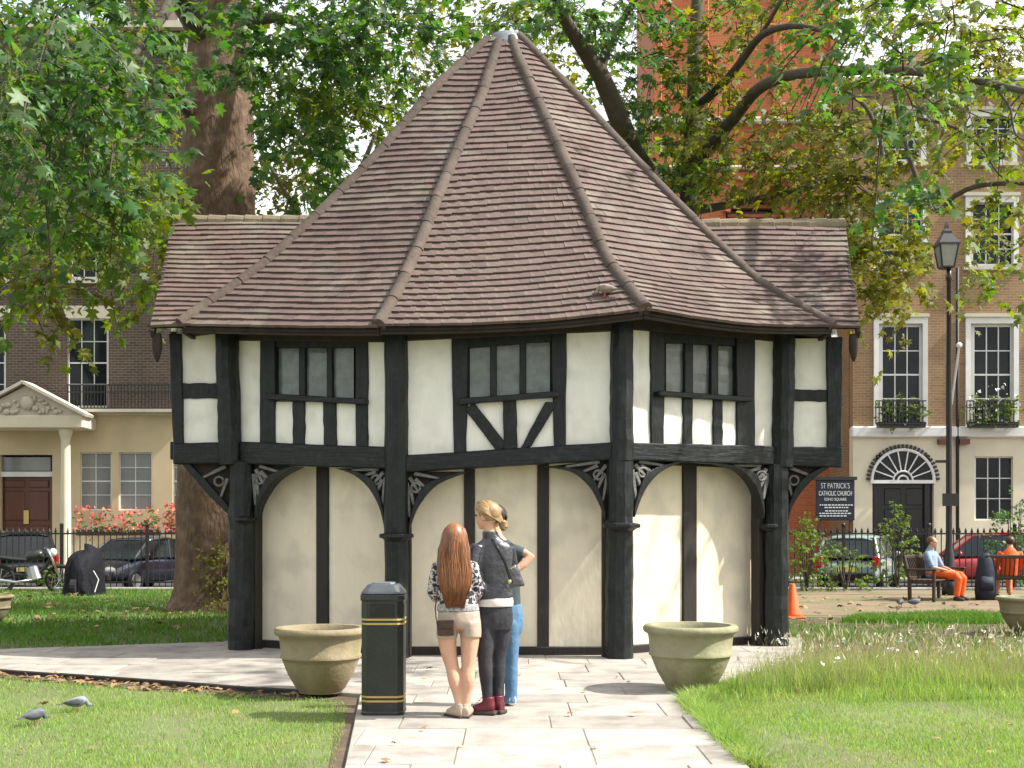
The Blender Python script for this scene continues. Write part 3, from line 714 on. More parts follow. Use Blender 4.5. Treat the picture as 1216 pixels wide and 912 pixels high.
# ---------------- left: dark brick town house over a cream stucco ground floor
YL = 40.0
hl = thing('town_house', 'dark brown brick terraced house above a cream stuccoed ground floor with pedimented doorway', 'house', (-13.5, YL, -.1))
up_holes = [(80, 378, 129, 484), (-42, 378, 7, 484), (84, 270, 130, 331), (-38, 270, 7, 331), (86, 150, 128, 205), (-36, 150, 6, 205)]
wall_holes(-260, 30, 228, 488, up_holes, YL, .4).build('brick_wall', M['brick_dark'], hl)
lo_holes = [(95, 537, 133, 606), (141, 537, 181, 606), (205, 537, 226, 606), (0, 540, 62, 640)]
wall_holes(-260, 488, 228, 706, lo_holes, YL-.06, .45).build('stucco_wall', M['cream'], hl)
mb = MB(); a = P(-260, 700, YL); b = P(228, 30, YL); mb.box(a.x, b.x, YL+.5, YL+9, -.1, b.z); mb.build('rear_block', M['brick_dark'], hl)
for k, (a, b, c, d) in enumerate(up_holes): sash(hl, a, b, c, d, YL, 3, 4 if k < 2 else 3)
for a, b, c, d in lo_holes[:3]: sash(hl, a, b, c, d, YL-.06, 2 if c-a > 30 else 1, 4, glass='glass_pale', frame=1.8, bar=1.0)
for a, b, c, d in up_holes[:2]:     # splayed flat arch lintels
    mb = MB(); q = [P(a-6, b-15, YL-.05), P(c+6, b-15, YL-.05), P(c+1, b, YL-.05), P(a-1, b, YL-.05)]; mb.prism(q, [p+Vector((0, .2, 0)) for p in q]); mb.build('lintel', M['stone_trim'], hl)
for a, b, c, d in up_holes[2:]: pbox(mb := MB(), a-3, d, c+3, d+5, YL-.08, .2); mb.build('window_sill', M['stone_trim'], hl)
pbox(mb := MB(), -260, 486, 229, 493, YL-.22, .3); mb.build('string_course', M['stone_trim'], hl, bevel=.03)
pbox(mb := MB(), 218, 30, 229, 486, YL-.03, .2); mb.build('corner_strip', M['stone_trim'], hl)
pbox(mb := MB(), -262, 24, 231, 32, YL-.3, .8); mb.build('cornice', M['stone_trim'], hl)
# balcony railing along the first floor
def small_rail(parent, x0, x1, yt, yb, Y, step=4.0):
    for y in (yt, (yt+yb)/2-6, yb-1): mb = MB(); mb.bar(P(x0, y, Y), P(x1, y, Y), .035, .035); mb.build('balcony_rail', M['iron'], parent)
    mb0 = MB(); h = (yb-yt)*Y/F; mb0.box(-.014, .014, -.014, .014, 0, h); o0 = mb0.build('balcony_bar', M['iron'], None); o0.parent = parent
    x = x0; first = True
    while x < x1:
        o = o0 if first else o0.copy()
        if not first: COL.objects.link(o); o.parent = parent
        o.location = P(x, yb, Y)-root_off(parent); first = False; x += step
small_rail(hl, 80, 222, 457, 486, YL-.45); pbox(mb := MB(), 76, 485.5, 226, 489, YL-.6, .5); mb.build('balcony_slab', M['stone_trim'], hl)
# portico: two columns, entablature, pediment
YP = YL-1.0
for x in (78, -14):
    b = P(x, 700, YP); b.z = -.08; t = P(x, 508, YP); r = 6.2*YP/F; h = t.z-b.z
    mb = MB(); mb.lathe([(r*1.35, 0), (r*1.35, .18), (r*1.1, .24), (r, .34), (r*.98, h*.4), (r*.84, h-.4), (r*.9, h-.34), (r*1.2, h-.18), (r*1.3, h-.14), (r*1.3, h)], b, n=20); mb.build('column', M['cream_pale'], hl, smooth=False)
pbox(mb := MB(), -32, 493, 98, 508, YP-.35, 1.3); mb.build('entablature', M['cream_pale'], hl, bevel=.03)
q = [P(-38, 494, YP-.3), P(102, 494, YP-.3), P(32, 457, YP-.3)]; mb = MB(); mb.prism(q, [p+Vector((0, .9, 0)) for p in q]); mb.build('pediment', M['stone_trim'], hl)
for a, b in (((-42, 494), (32, 455)), ((32, 455), (106, 494))): mb = MB(); mb.bar(P(*a, YP-.1), P(*b, YP-.1), .8, .09); mb.build('pediment_cornice', M['stone_trim'], hl)
mb = MB(); rr = random.Random(5)
for k in range(26):
    x = rr.uniform(-8, 72); ym = 457+abs(x-32)*.53; y = rr.uniform(min(ym+9, 488), 490); c = P(x, y, YP-.33); mb.ball(c, (rr.uniform(.05, .13), .06, rr.uniform(.05, .1)), 7, 5)
mb.ball(P(32, 478, YP-.35), (.22, .1, .22), 10, 6); mb.build('carved_relief', M['stone_trim'], hl, smooth=True)
# panelled door and transom light
pbox(mb := MB(), 0, 560, 62, 566, YL-.02, .3); mb.build('transom', M['white'], hl)
pbox(mb := MB(), 2, 543, 60, 559, YL+.1, .03); mb.build('transom_light', M['glass_pale'], hl)
pbox(mb := MB(), 0, 566, 62, 700, YL+.14, .06); door = mb.build('door', M['door_red'], hl)
for x in (5, 34):
    for y0, y1 in ((570, 579), (583, 618), (624, 660)):
        pbox(mb := MB(), x, y0, x+24, y1, YL+.10, .05); mb.build('door_panel', M['door_red'], door, bevel=.03)
pbox(mb := MB(), 28, 606, 34, 622, YL+.07, .04); mb.build('letter_plate', M['brass'], door)
# chimneys
pbox(mb := MB(), 150, -20, 200, 26, YL+3, 1.2); mb.build('chimney', M['brick_dark'], hl)

# ---------------- right: tan brick house with fanlight doorway
YR = 40.0
hr = thing('town_house', 'tan brick house with white window surrounds, cream ground floor and black fanlight door', 'house', (16, YR, -.1))
rh = [(1044, 384, 1096, 506), (1153, 384, 1204, 506), (1262, 384, 1314, 506), (1044, 240, 1096, 318), (1153, 240, 1204, 316), (1262, 240, 1314, 316), (1048, 138, 1094, 192), (1154, 138, 1202, 192), (1264, 138, 1312, 192)]
wall_holes(1013, 96, 1420, 508, rh, YR, .4).build('brick_wall', M['brick_tan'], hr)
rl = [(1036, 572, 1109, 700), (1157, 542, 1203, 618)]
wall_holes(1013, 508, 1420, 706, rl+[(1040, 540, 1104, 572)], YR-.07, .45).build('stucco_wall', M['cream_pale'], hr)
mb = MB(); a = P(1013, 700, YR); b = P(1420, 96, YR); mb.box(a.x, b.x, YR+.5, YR+9, -.1, b.z); mb.build('rear_block', M['brick_tan'], hr)
for k, (a, b, c, d) in enumerate(rh):
    w = sash(hr, a, b, c, d, YR, 3, 4, frame=4.2 if k < 3 else 2.6, bar=1.2)
    wall_holes(a-6, b-8, c+6, d, [(a, b, c, d)], YR-.08, .14).build('surround', M['white'], w)
    pbox(mb := MB(), a-8, b-12, c+8, b-8, YR-.16, .2); mb.build('hood', M['stone_trim'], w)
    pbox(mb := MB(), a-8, d, c+8, d+4, YR-.16, .22); mb.build('window_sill', M['stone_trim'], w)
pbox(mb := MB(), 1012, 506, 1422, 519, YR-.25, .3); mb.build('string_course', M['white'], hr, bevel=.04)
pbox(mb := MB(), 1010, 90, 1424, 98, YR-.4, 1); mb.build('parapet', M['stone_trim'], hr, bevel=.04)
sash(hr, 1157, 542, 1203, 618, YR-.07, 3, 3, frame=1.8, bar=1.0)
# fanlight
c0 = P(1072, 571, YR-.09); R = 38*YR/F
mb = MB(); n = 24; A = [c0+Vector((R*math.cos(math.pi*k/n), 0, R*math.sin(math.pi*k/n))) for k in range(n+1)]; mb.prism(A, [p+Vector((0, .04, 0)) for p in A]); fan = mb.build('fanlight', M['glass'], hr)
for k in range(1, 9):
    a = math.pi*k/9; d = Vector((math.cos(a), 0, math.sin(a))); mb = MB(); mb.bar(c0+d*R*.3+Vector((0, -.02, 0)), c0+d*R*.95+Vector((0, -.02, 0)), .035, .05, up=Vector((0, 1, 0))); mb.build('fan_bar', M['white'], fan)
for rr_, w in ((.16, .03), (.3, .03), (.97, .05)):
    mb = MB(); mb.tube([c0+Vector((R*rr_*math.cos(math.pi*k/20), -.03, R*rr_*math.sin(math.pi*k/20))) for k in range(21)], w, n=6); mb.build('fan_ring', M['white'], fan)
for k in range(27):
    a = math.pi*(k+.5)/27; d = Vector((math.cos(a), 0, math.sin(a))); mb = MB(); mb.bar(c0+d*R*1.02+Vector((0, -.02, 0)), c0+d*R*1.14+Vector((0, -.02, 0)), .07, .08, up=Vector((0, 1, 0))); mb.build('dentil', M['iron'], fan)
pbox(mb := MB(), 1034, 570, 1111, 574, YR-.16, .2); mb.build('transom', M['white'], hr)
pbox(mb := MB(), 1036, 574, 1109, 700, YR+.12, .08); dr = mb.build('door', M['door_black'], hr)
for x in (1050, 1076):
    for y0, y1 in ((580, 600), (604, 640), (645, 690)): pbox(mb := MB(), x, y0, x+20, y1, YR+.09, .04); mb.build('door_panel', M['door_black'], dr, bevel=.03)
for x in (1040, 1101): pbox(mb := MB(), x-3, 574, x+3, 700, YR+.02, .14); mb.build('door_jamb', M['door_black'], dr)
mb = MB(); mb.tube([P(1137, 318, YR-.2), P(1137, 690, YR-.2)], .055, n=10); mb.build('drainpipe', M['brown_timber'], hr, smooth=True)
mb = MB(); mb.tube([P(1130, 480, YR-.3), P(1139, 411, YR-1.6)], .035, n=8); mb.build('flagpole', M['white'], hr)
mb = MB(); mb.ball(P(1139, 410, YR-1.6), .09); mb.build('flagpole_finial', M['white'], hr)
for x in (1118, 1142): mb = MB(); mb.box(P(x, 0, YR).x-.16, P(x, 0, YR).x+.16, YR-.3, YR-.05, P(x, 528, YR).z, P(x, 522, YR).z); mb.build('wall_lamp', M['door_red'], hr)
mb = MB(); pbox(mb, 1080, 60, 1112, 94, YR+3, 1.4); mb.build('chimney', M['brick_tan'], hr)

# ---------------- red brick church tower between them
YT = 43.0
ch = thing('church_tower', 'tall red brick church tower with pale stone bands rising behind the hut', 'church', (8.3, YT, -.1))
wall_holes(776, -260, 996, 706, [(862, 228, 932, 330)], YT, .7).build('tower_wall', M['brick_red'], ch)
mb = MB(); a = P(777, 700, YT); b = P(995, -258, YT); mb.box(a.x, b.x, YT+.71, YT+6, -.1, b.z); mb.build('tower_body', M['brick_red'], ch)
pbox(mb := MB(), 996, 330, 1012, 706, YT-1.2, 6); mb.build('side_aisle', M['brick_red'], ch)
for y, h in ((138, 7), (196, 4), (204, 10)): pbox(mb := MB(), 772, y, 1000, y+h, YT-.25 if h < 10 else YT-.12, .4); mb.build('string_course', M['stone_trim' if h < 10 else 'brick_red'], ch, bevel=.04)
for x in (776, 832, 918, 986): pbox(mb := MB(), x, -255, x+10, 138, YT-.14, .2); mb.build('pilaster', M['brick_red'], ch, bevel=.03)
cA = P(897, 252, YT-.1); R = 34*YT/F
mb = MB(); mb.tube([cA+Vector((R*math.cos(math.pi*k/16), 0, R*.55*math.sin(math.pi*k/16))) for k in range(17)], .14, n=6); mb.build('arch_moulding', M['brick_red'], ch)
pbox(mb := MB(), 862, 228, 932, 330, YT+.4, .05); mb.build('belfry_louvre', M['glass'], ch)
for k in range(8): pbox(mb := MB(), 864, 232+k*11, 930, 236+k*11, YT+.15, .3); mb.build('louvre', M['brick_red'], ch)
# church notice board on posts
YS = 37.2
sg = thing('notice_board', 'navy church notice board with white lettering beside the cream house', 'sign', (P(992, 600, YS).x, YS, -.08))
M['navy'] = mat('navy', (.010, .012, .028), (.016, .018, .036), rough=.4)
pbox(mb := MB(), 969, 570, 1015, 618, YS, .06); mb.build('board', M['navy'], sg, bevel=.015)
for x in (973, 1011): mb = MB(); p = P(x, 600, YS+.1); mb.box(p.x-.05, p.x+.05, YS+.065, YS+.16, -.1, 1.7); mb.build('board_post', M['door_red'], sg)
pbox(mb := MB(), 966, 566, 1018, 570, YS-.05, .16); mb.build('board_cap', M['iron'], sg)
def lettering(txt, px, py, size, Y, m, parent, sx=1.0, name='lettering', ext=.004):
    cu = bpy.data.curves.new(name, 'FONT'); cu.body = txt; cu.size = size; cu.align_x = 'CENTER'; cu.extrude = ext
    o = bpy.data.objects.new(name, cu); COL.objects.link(o)
    dg = bpy.context.evaluated_depsgraph_get(); me = bpy.data.meshes.new_from_object(o.evaluated_get(dg)); bpy.data.objects.remove(o)
    me.materials.clear(); me.materials.append(m); o = mesh_obj(name, me, parent)
    o.rotation_euler = (math.pi/2, 0, 0); o.location = P(px, py, Y)-root_off(parent); o.scale = (sx, 1, 1); return o
lettering("ST PATRICK'S", 992, 580, .23, YS-.006, M['white'], sg, .62); lettering("CATHOLIC CHURCH", 992, 588.5, .20, YS-.006, M['white'], sg, .52); lettering("SOHO SQUARE", 992, 594.5, .12, YS-.006, M['white'], sg, .8)
rr = random.Random(2)
for k, y in enumerate((599, 602, 606, 609, 612)):
    x = 992-rr.uniform(9, 19); xe = 992+rr.uniform(9, 19)
    while x < xe: w = rr.uniform(1.5, 4); pbox(mb := MB(), x, y, x+w, y+1.3, YS-.008, .01); mb.build('small_print', M['white'], sg); x += w+1

# ---------------- far houses that close the square behind the trees
def far_house(name, label, x0, x1, yt, Y, m, cols, rows, roofm):
    h = thing(name, label, 'house', (P((x0+x1)/2, 600, Y).x, Y, -.1)); holes = []
    cw = (x1-x0)/cols; fh = (690-yt-30)/rows
    for i in range(cols):
        for j in range(rows): holes.append((x0+cw*(i+.28), yt+30+fh*j, x0+cw*(i+.72), yt+30+fh*(j+.62)))
    wall_holes(x0, yt, x1, 706, holes, Y, .4).build('brick_wall', M[m], h)
    for hh in holes: sash(h, *hh, Y, 2, 2, frame=1.2, bar=.8)
    a, b = P(x0, 700, Y), P(x1, yt, Y); mb = MB(); mb.box(a.x, b.x, Y+.45, Y+8, -.1, b.z-.3); mb.build('rear_block', M[m], h)
    mb = MB(); z = b.z-.05; mb.prism([(a.x-.2, Y-.3, z), (a.x-.2, Y+8, z), (a.x-.2, Y+4, z+2.4)], [(b.x+.2, Y-.3, z), (b.x+.2, Y+8, z), (b.x+.2, Y+4, z+2.4)]); mb.build('roof', M[roofm], h)
far_house('terraced_house', 'pale stuccoed terraced house glimpsed between the big tree trunk and the hut roof', 240, 420, 330, 46, 'cream_pale', 4, 3, 'slate')
far_house('terraced_house', 'brown brick terraced house mostly hidden behind the hut roof', 422, 772, 330, 47, 'brick_tan', 6, 3, 'slate')

# ================================================================== TREES
LEAF = np.array([(0, .36, .05), (0, 0, 0), (.2, -.04, 0), (.5, .16, -.05), (.22, .32, .02), (.46, .68, -.08), (.14, .62, .01), (0, 1.0, -.1), (-.14, .62, .01), (-.46, .68, -.08), (-.22, .32, .02), (-.5, .16, -.05), (-.2, -.04, 0)])
LEAF_F = [(0, i, i % 12+1) for i in range(1, 13)]
LEAFS = np.array([(0, 0, 0), (.42, .30, -.03), (.16, .62, .02), (0, 1, -.08), (-.16, .62, .02), (-.42, .30, -.03)]); LEAFS_F = [(0, 1, 2), (0, 2, 4), (2, 3, 4), (0, 4, 5)]
def leaves(name, pos, tip, nrm, size, m, parent, tmpl=LEAF, tf=LEAF_F, kind=None):
    """pos Nx3, tip direction Nx3, normal Nx3, size N -> one mesh of palmate leaves"""
    y = tip/np.linalg.norm(tip, axis=1, keepdims=True); z = nrm-(nrm*y).sum(1, keepdims=True)*y; z /= np.linalg.norm(z, axis=1, keepdims=True)+1e-9; x = np.cross(y, z)
    cu = RNG.uniform(-.5, 3.2, (len(pos), 1, 1)); wx = RNG.uniform(.75, 1.15, (len(pos), 1, 1)); sk = RNG.normal(0, .12, (len(pos), 1, 1))
    tx, ty, tz = tmpl[None, :, 0, None], tmpl[None, :, 1, None], tmpl[None, :, 2, None]
    v = ((tx*wx+sk*ty*ty)*x[:, None]+ty*y[:, None]+(tz*cu+.18*np.abs(tx)*wx*np.sign(cu-.6))*z[:, None])*size[:, None, None]+pos[:, None]
    n, k = len(pos), len(tmpl); f = np.array(tf); lo = (f[None]+(np.arange(n)*k)[:, None, None]).reshape(-1)
    nf = n*len(tf); return np_mesh(name, v.reshape(-1, 3), lo, np.arange(nf)*3, np.full(nf, 3), m, parent, kind)
BARE = [(226, 300, 104, 262, 22.4, .06), (238, 290, 20, 76, 22.4, .35), (1104, 1146, 252, 345, 27.5, .0), (1114, 1138, 340, 500, 27.5, .3), (560, 640, 30, 60, 17, 0)]   # bark and lantern the boughs leave bare
class Crown:
    def __init__(s): s.d = {}; s.tw = MB()
    def spray(s, key, c, out, n, L, size):
        """a drooping twig with leaves in alternating ranks"""
        out = np.array(out, float); out /= np.linalg.norm(out)+1e-9; t = np.sort(RNG.random(n))
        side = np.cross(out, [0, 0, 1.]); side /= np.linalg.norm(side)+1e-9
        sg_ = np.where(np.arange(n) % 2, 1., -1.)[:, None]
        p = np.array(c)+out*L*t[:, None]+np.array([0, 0, -.35*L])*(t**2)[:, None]+side*sg_*RNG.uniform(.02, .16, (n, 1))*L*1.2+RNG.normal(0, .05*L, (n, 3))
        tip = out*.6+side*sg_*.7+np.array([0, 0, -.55])+RNG.normal(0, .35, (n, 3)); nr = np.array([0, 0, 1.])-out*.15+RNG.normal(0, .45, (n, 3))
        nr[:, 1] -= .35
        s.d.setdefault(key, []).append((p, tip, nr, size*RNG.uniform(.38, 1.12, n)))
        px_, py_ = CX+F*c[0]/c[1], HY-F*(c[2]-CH)/c[1]; bare = any(x0-75 < px_ < x1+75 and y0-90 < py_ < y1+30 and c[1] < yf for x0, x1, y0, y1, yf, pr in BARE[:4])
        if L > .3 and not bare: s.tw.tube([c, Vector(c)+Vector(out)*L*.5+Vector((0, 0, -.09*L)), Vector(c)+Vector(out)*L+Vector((0, 0, -.35*L))], [.012, .008, .004], n=3, cap=False)
    def cluster(s, px, py, rx, ry, Y, dz, n, key, size=.17, nl=12, L=.6):
        c = np.array(P(px, py, Y)); R = np.array([rx*Y/F, dz, ry*Y/F])
        for _ in range(n):
            d = RNG.normal(0, 1, 3); d /= np.linalg.norm(d); r = RNG.random()**.45; p = c+d*R*r
            o = d*np.array([1, 1, .4])+RNG.normal(0, .5, 3); s.spray(key, p, o, nl, L*RNG.uniform(.6, 1.3), size)
    def build(s, parent, tmpl={}):
        for k, lst in s.d.items():
            a = [np.concatenate([q[i] for q in lst]) for i in range(4)]
            X, Yc, Z = a[0].T; px = CX+F*X/Yc; py = HY-F*(Z-CH)/Yc; keep = np.ones(len(X), bool)
            for x0, x1, y0, y1, yf, pr in BARE: keep &= ~((px > x0) & (px < x1) & (py > y0) & (py < y1) & (Yc < yf) & (RNG.random(len(px)) > pr))
            a = [q[keep] for q in a]
            small = k.endswith('_far'); mk = M[k.replace('_far', '')]
            leaves('crown', *a, mk, parent, *((LEAFS, LEAFS_F) if small else (LEAF, LEAF_F)))
        if s.tw.v: s.tw.build('twigs', M['bark_dark'], parent, kind='stuff')
def limb(parent, pts, name='limb', m='bark_dark', n=9, wob=.04):
    """pts: (px, py, width px, Y)"""
    q = []; n_ = len(pts)
    for i in range(n_-1):
        p0, p1, p2, p3 = [np.array(pts[max(0, min(n_-1, k))], float) for k in (i-1, i, i+1, i+2)]
        for s_ in range(4): t = s_/4; q.append(.5*((2*p1)+(-p0+p2)*t+(2*p0-5*p1+4*p2-p3)*t*t+(-p0+3*p1-3*p2+p3)*t**3))
    q.append(np.array(pts[-1], float)); mb = MB()
    mb.tube([P(a[0]+random.uniform(-.6, .6), a[1], a[3]) for a in q], [max(a[2], 1)*a[3]/F/2 for a in q], n=n, wob=wob, axis=(1, .1, 0) if abs(pts[0][1]-pts[-1][1]) > abs(pts[0][0]-pts[-1][0]) else (0, .1, 1))
    return mb.build(name, M[m], parent, smooth=True)

# --- big plane at the left
b1 = G(240, 727); t1 = thing('plane_tree', 'massive plane tree with thick brown trunk rising beside the hut\'s tiled wing', 'tree', b1)
limb(t1, [(252, 734, 116, 23), (254, 716, 102, 23), (256, 690, 95, 23), (257, 600, 92, 23), (258, 450, 90, 23), (257, 260, 90, 23), (260, 120, 80, 23), (262, 10, 72, 23), (266, -160, 66, 23), (270, -330, 50, 23)], 'trunk', 'bark', n=30, wob=.02)
limb(t1, [(255, 60, 44, 23), (200, -30, 34, 21.5), (110, -110, 24, 19), (0, -150, 16, 16), (-60, -120, 8, 13.5)]); limb(t1, [(265, 0, 40, 23), (330, -90, 30, 22), (430, -150, 20, 20), (540, -170, 10, 18)])
limb(t1, [(250, 170, 20, 23), (205, 110, 13, 22), (150, 90, 9, 20), (70, 120, 5, 18), (20, 160, 3, 17)]); limb(t1, [(215, -20, 16, 21.5), (180, 40, 10, 19), (120, 110, 6, 16), (60, 190, 3, 14)])
limb(t1, [(235, 260, 9, 23), (215, 230, 7, 22), (175, 215, 5, 21), (130, 250, 3, 20)])
limb(t1, [(262, 40, 18, 23), (330, 20, 12, 22.5), (395, 50, 8, 22), (450, 100, 4, 21.5)])
c1 = Crown()
for a in ((60, 40, 130, 90, 14, 1.6, 66, 'leaf_dark'), (110, 150, 120, 75, 14.5, 1.6, 60, 'leaf_dark'), (40, 200, 70, 90, 15, 1.5, 40, 'leaf_dark'), (170, 40, 80, 80, 18, 1.6, 46, 'leaf_dark'), (60, 290, 90, 45, 17, 1.2, 36, 'leaf_mid'),
          (165, 230, 50, 60, 17, 1.2, 34, 'leaf_mid'), (170, 300, 32, 50, 18, 1, 16, 'leaf_mid'), (45, 350, 30, 45, 17.5, .6, 10, 'leaf_yel'), (195, 340, 24, 50, 24, 1, 22, 'leaf_yel'), (262, 92, 62, 16, 20, .8, 13, 'leaf_dark'),
          (350, 60, 80, 70, 20.5, 2, 70, 'leaf_dark'), (350, 190, 55, 55, 21.5, 1.6, 44, 'leaf_dark'), (400, 120, 60, 60, 21, 1.6, 30, 'leaf_mid'), (460, 25, 90, 45, 20, 2, 60, 'leaf_dark'), (310, 20, 40, 50, 19, 1, 24, 'leaf_dark'),
          (150, -120, 240, 110, 19, 5, 50, 'leaf_dark'), (420, -110, 180, 80, 20, 4, 40, 'leaf_dark'), (20, 120, 60, 80, 13, 1, 16, 'leaf_dark'), (100, 255, 60, 40, 21, 1.2, 24, 'leaf_mid')):
    c1.cluster(*a[:7], a[7], size=.19 if a[4] < 16 else .22, nl=12, L=.75)
c1.build(t1)
# --- second tree behind the hut, limbs reaching right
b2 = Vector(((812-CX)*24/F, 24, 0)); t2 = thing('plane_tree', 'plane tree with dark forking limbs spreading right from behind the hut roof', 'tree', b2)
limb(t2, [(806, 724, 60, 24), (808, 600, 46, 24), (812, 400, 36, 24), (818, 250, 26, 24), (823, 150, 20, 24), (826, 50, 16, 24), (832, -60, 12, 24), (838, -160, 6, 24)], 'trunk', 'bark_dark', n=14)
limb(t2, [(812, 330, 30, 24), (785, 235, 27, 24), (757, 190, 25, 23.6), (736, 145, 24, 23), (716, 95, 22, 22.6), (692, 58, 18, 22.2), (668, 18, 14, 21.8), (640, -40, 9, 21)])
limb(t2, [(718, 100, 14, 22.6), (716, 70, 12, 22.6), (735, 30, 9, 22.6), (760, -10, 7, 22.4), (790, -60, 4, 22)])
limb(t2, [(820, 200, 18, 24), (845, 172, 16, 23), (872, 140, 14.5, 21.8), (898, 108, 14, 20.6), (935, 90, 13, 19.4), (1000, 84, 12, 18), (1080, 84, 11, 16.6), (1160, 96, 9, 15.2), (1240, 112, 7, 14), (1330, 120, 4, 13)])
limb(t2, [(824, 130, 12, 24), (850, 108, 11, 23), (872, 84, 10, 22), (900, 46, 9, 21), (930, 32, 8, 20), (968, 34, 6, 19.4), (1000, 52, 4, 19)])
limb(t2, [(905, 40, 5, 20.8), (925, 5, 5, 20.4), (950, -30, 4, 20), (975, -80, 3, 19.6)]); limb(t2, [(868, 90, 4, 22), (884, 60, 3, 22), (895, 20, 2, 22)])
limb(t2, [(815, 250, 14, 24), (850, 246, 10, 23), (900, 236, 9, 22), (950, 226, 8.5, 21), (985, 214, 8, 20.4), (1030, 212, 7, 19.8), (1060, 222, 4, 19.4)])
limb(t2, [(985, 104, 7, 18.3), (1010, 112, 6, 18.2), (1030, 130, 5, 18), (1045, 165, 4, 17.8), (1050, 200, 2.5, 17.6)])
limb(t2, [(1060, 86, 7, 17), (1070, 150, 6, 17), (1090, 215, 6, 17), (1112, 250, 7, 17), (1135, 232, 6, 16.6), (1165, 220, 6, 16), (1216, 218, 5, 15.5), (1260, 222, 3, 15)])
limb(t2, [(1090, 140, 3.5, 16.6), (1130, 150, 3.2, 16.2), (1165, 175, 3, 16), (1185, 205, 2.5, 15.8), (1205, 220, 2, 15.6)]); limb(t2, [(1180, 100, 3.5, 15), (1200, 130, 3, 14.8), (1206, 160, 2.2, 14.7), (1230, 170, 1.5, 14.6)])
limb(t2, [(1045, 165, 2.5, 17.8), (1040, 230, 2.2, 17.8), (1035, 300, 1.8, 17.8)])
c2 = Crown()
for a in ((690, 15, 90, 40, 22, 2, 50, 'leaf_dark'), (760, 70, 55, 80, 23, 1.5, 52, 'leaf_dark'), (800, 150, 40, 70, 23.5, 1.2, 40, 'leaf_mid'), (822, 210, 26, 50, 23.4, .8, 22, 'leaf_dark'), (640, 60, 30, 50, 24, 1, 14, 'leaf_mid'), (730, 130, 20, 60, 24.5, 1, 14, 'leaf_mid'),
          (860, 60, 36, 50, 22.6, 1, 20, 'leaf_yel'), (900, 150, 70, 40, 21, 1.2, 24, 'leaf_yel'), (960, 170, 70, 40, 19.8, 1.2, 32, 'leaf_yel'), (880, 205, 60, 26, 22, 1, 22, 'leaf_mid'), (1000, 215, 60, 40, 19, 1.2, 30, 'leaf_yel'), (1010, 130, 50, 40, 18.4, 1, 22, 'leaf_mid'),
          (1040, 25, 70, 36, 12.4, 1., 20, 'leaf_dark'), (1075, 105, 36, 60, 12.4, .9, 16, 'leaf_dark'), (1088, 200, 18, 50, 12.4, .5, 8, 'leaf_dark'), (1150, 30, 70, 36, 12.4, 1, 15, 'leaf_mid'), (1150, 130, 60, 40, 16, 1, 20, 'leaf_mid'),
          (1170, 270, 60, 40, 16, 1, 20, 'leaf_yel'), (1060, 300, 46, 60, 18.4, 1, 46, 'leaf_yel'), (1075, 350, 36, 30, 18.4, .7, 18, 'leaf_yel'), (1010, 330, 16, 70, 19.4, .6, 20, 'leaf_yel'), (1195, 350, 30, 24, 17, .6, 9, 'leaf_mid'), (1190, 160, 30, 70, 15.5, 1, 16, 'leaf_mid'),
          (760, -100, 220, 80, 22, 4, 40, 'leaf_dark'), (1080, -100, 160, 80, 17, 3, 24, 'leaf_dark'), (1110, 40, 110, 60, 19.6, 1.4, 70, 'leaf_yel'), (1170, 130, 60, 70, 19.4, 1.2, 44, 'leaf_yel'), (1030, 260, 50, 70, 19.6, 1, 40, 'leaf_yel'), (940, 190, 70, 50, 21.4, 1, 30, 'leaf_yel'), (1120, 290, 50, 50, 19.4, .8, 22, 'leaf_mid'), (1190, 260, 40, 70, 19.2, 1, 18, 'leaf_yel'), (930, 60, 70, 50, 22, 1.2, 24, 'leaf_yel'), (840, 100, 40, 50, 22.6, 1, 18, 'leaf_yel'), (1000, 10, 70, 30, 21, 1.2, 20, 'leaf_mid'), (960, -10, 80, 30, 22, 1.2, 20, 'leaf_mid'), (1070, 250, 50, 40, 19, 1, 18, 'leaf_yel'), (740, 10, 100, 30, 24, 1.5, 24, 'leaf_mid'), (850, 180, 50, 50, 22.4, 1, 14, 'leaf_yel'), (925, 205, 60, 36, 21, 1, 16, 'leaf_yel'), (850, 20, 40, 40, 23, 1, 16, 'leaf_mid'), (985, 240, 40, 30, 19.6, .8, 20, 'leaf_yel'), (1120, 170, 50, 40, 18.6, 1, 12, 'leaf_yel'), (1040, 180, 40, 50, 18.6, 1, 16, 'leaf_yel')):
    c2.cluster(*a[:7], a[7], size=.15 if a[4] < 20 else .18, nl=12, L=.62)
c2.build(t2)
# --- paler trees farther back, seen between the trunks
def far_tree(label, px, Y, clusters, wid=26):
    t = thing('plane_tree', label, 'tree', ((px-CX)*Y/F, Y, -.2 if Y > 30.4 else 0))
    mb = MB(); bx_ = (px-CX)*Y/F; mb.tube([(bx_, Y, -.25 if Y > 30.4 else 0), (bx_+.1, Y, 3), (bx_-.1, Y, 6), (bx_, Y, 10)], [wid*Y/F/2*k for k in (1.3, 1, .85, .5)], n=10, wob=.05); mb.build('trunk', M['bark_dark'], t, smooth=True)
    for k in range(6):
        a = k*1.05; z = 5+k*.7; mb = MB(); mb.tube([(bx_, Y, z), (bx_+1.2*math.cos(a), Y+1.2*math.sin(a), z+1.2), (bx_+2.6*math.cos(a), Y+2.4*math.sin(a), z+2.4)], [.14, .09, .04], n=6); mb.build('limb', M['bark_dark'], t, smooth=True)
    c = Crown()
    for a in clusters: c.cluster(*a[:4], Y, 2.2, int(a[4]*1.5), a[5], size=.26, nl=12, L=.95)
    c.build(t)
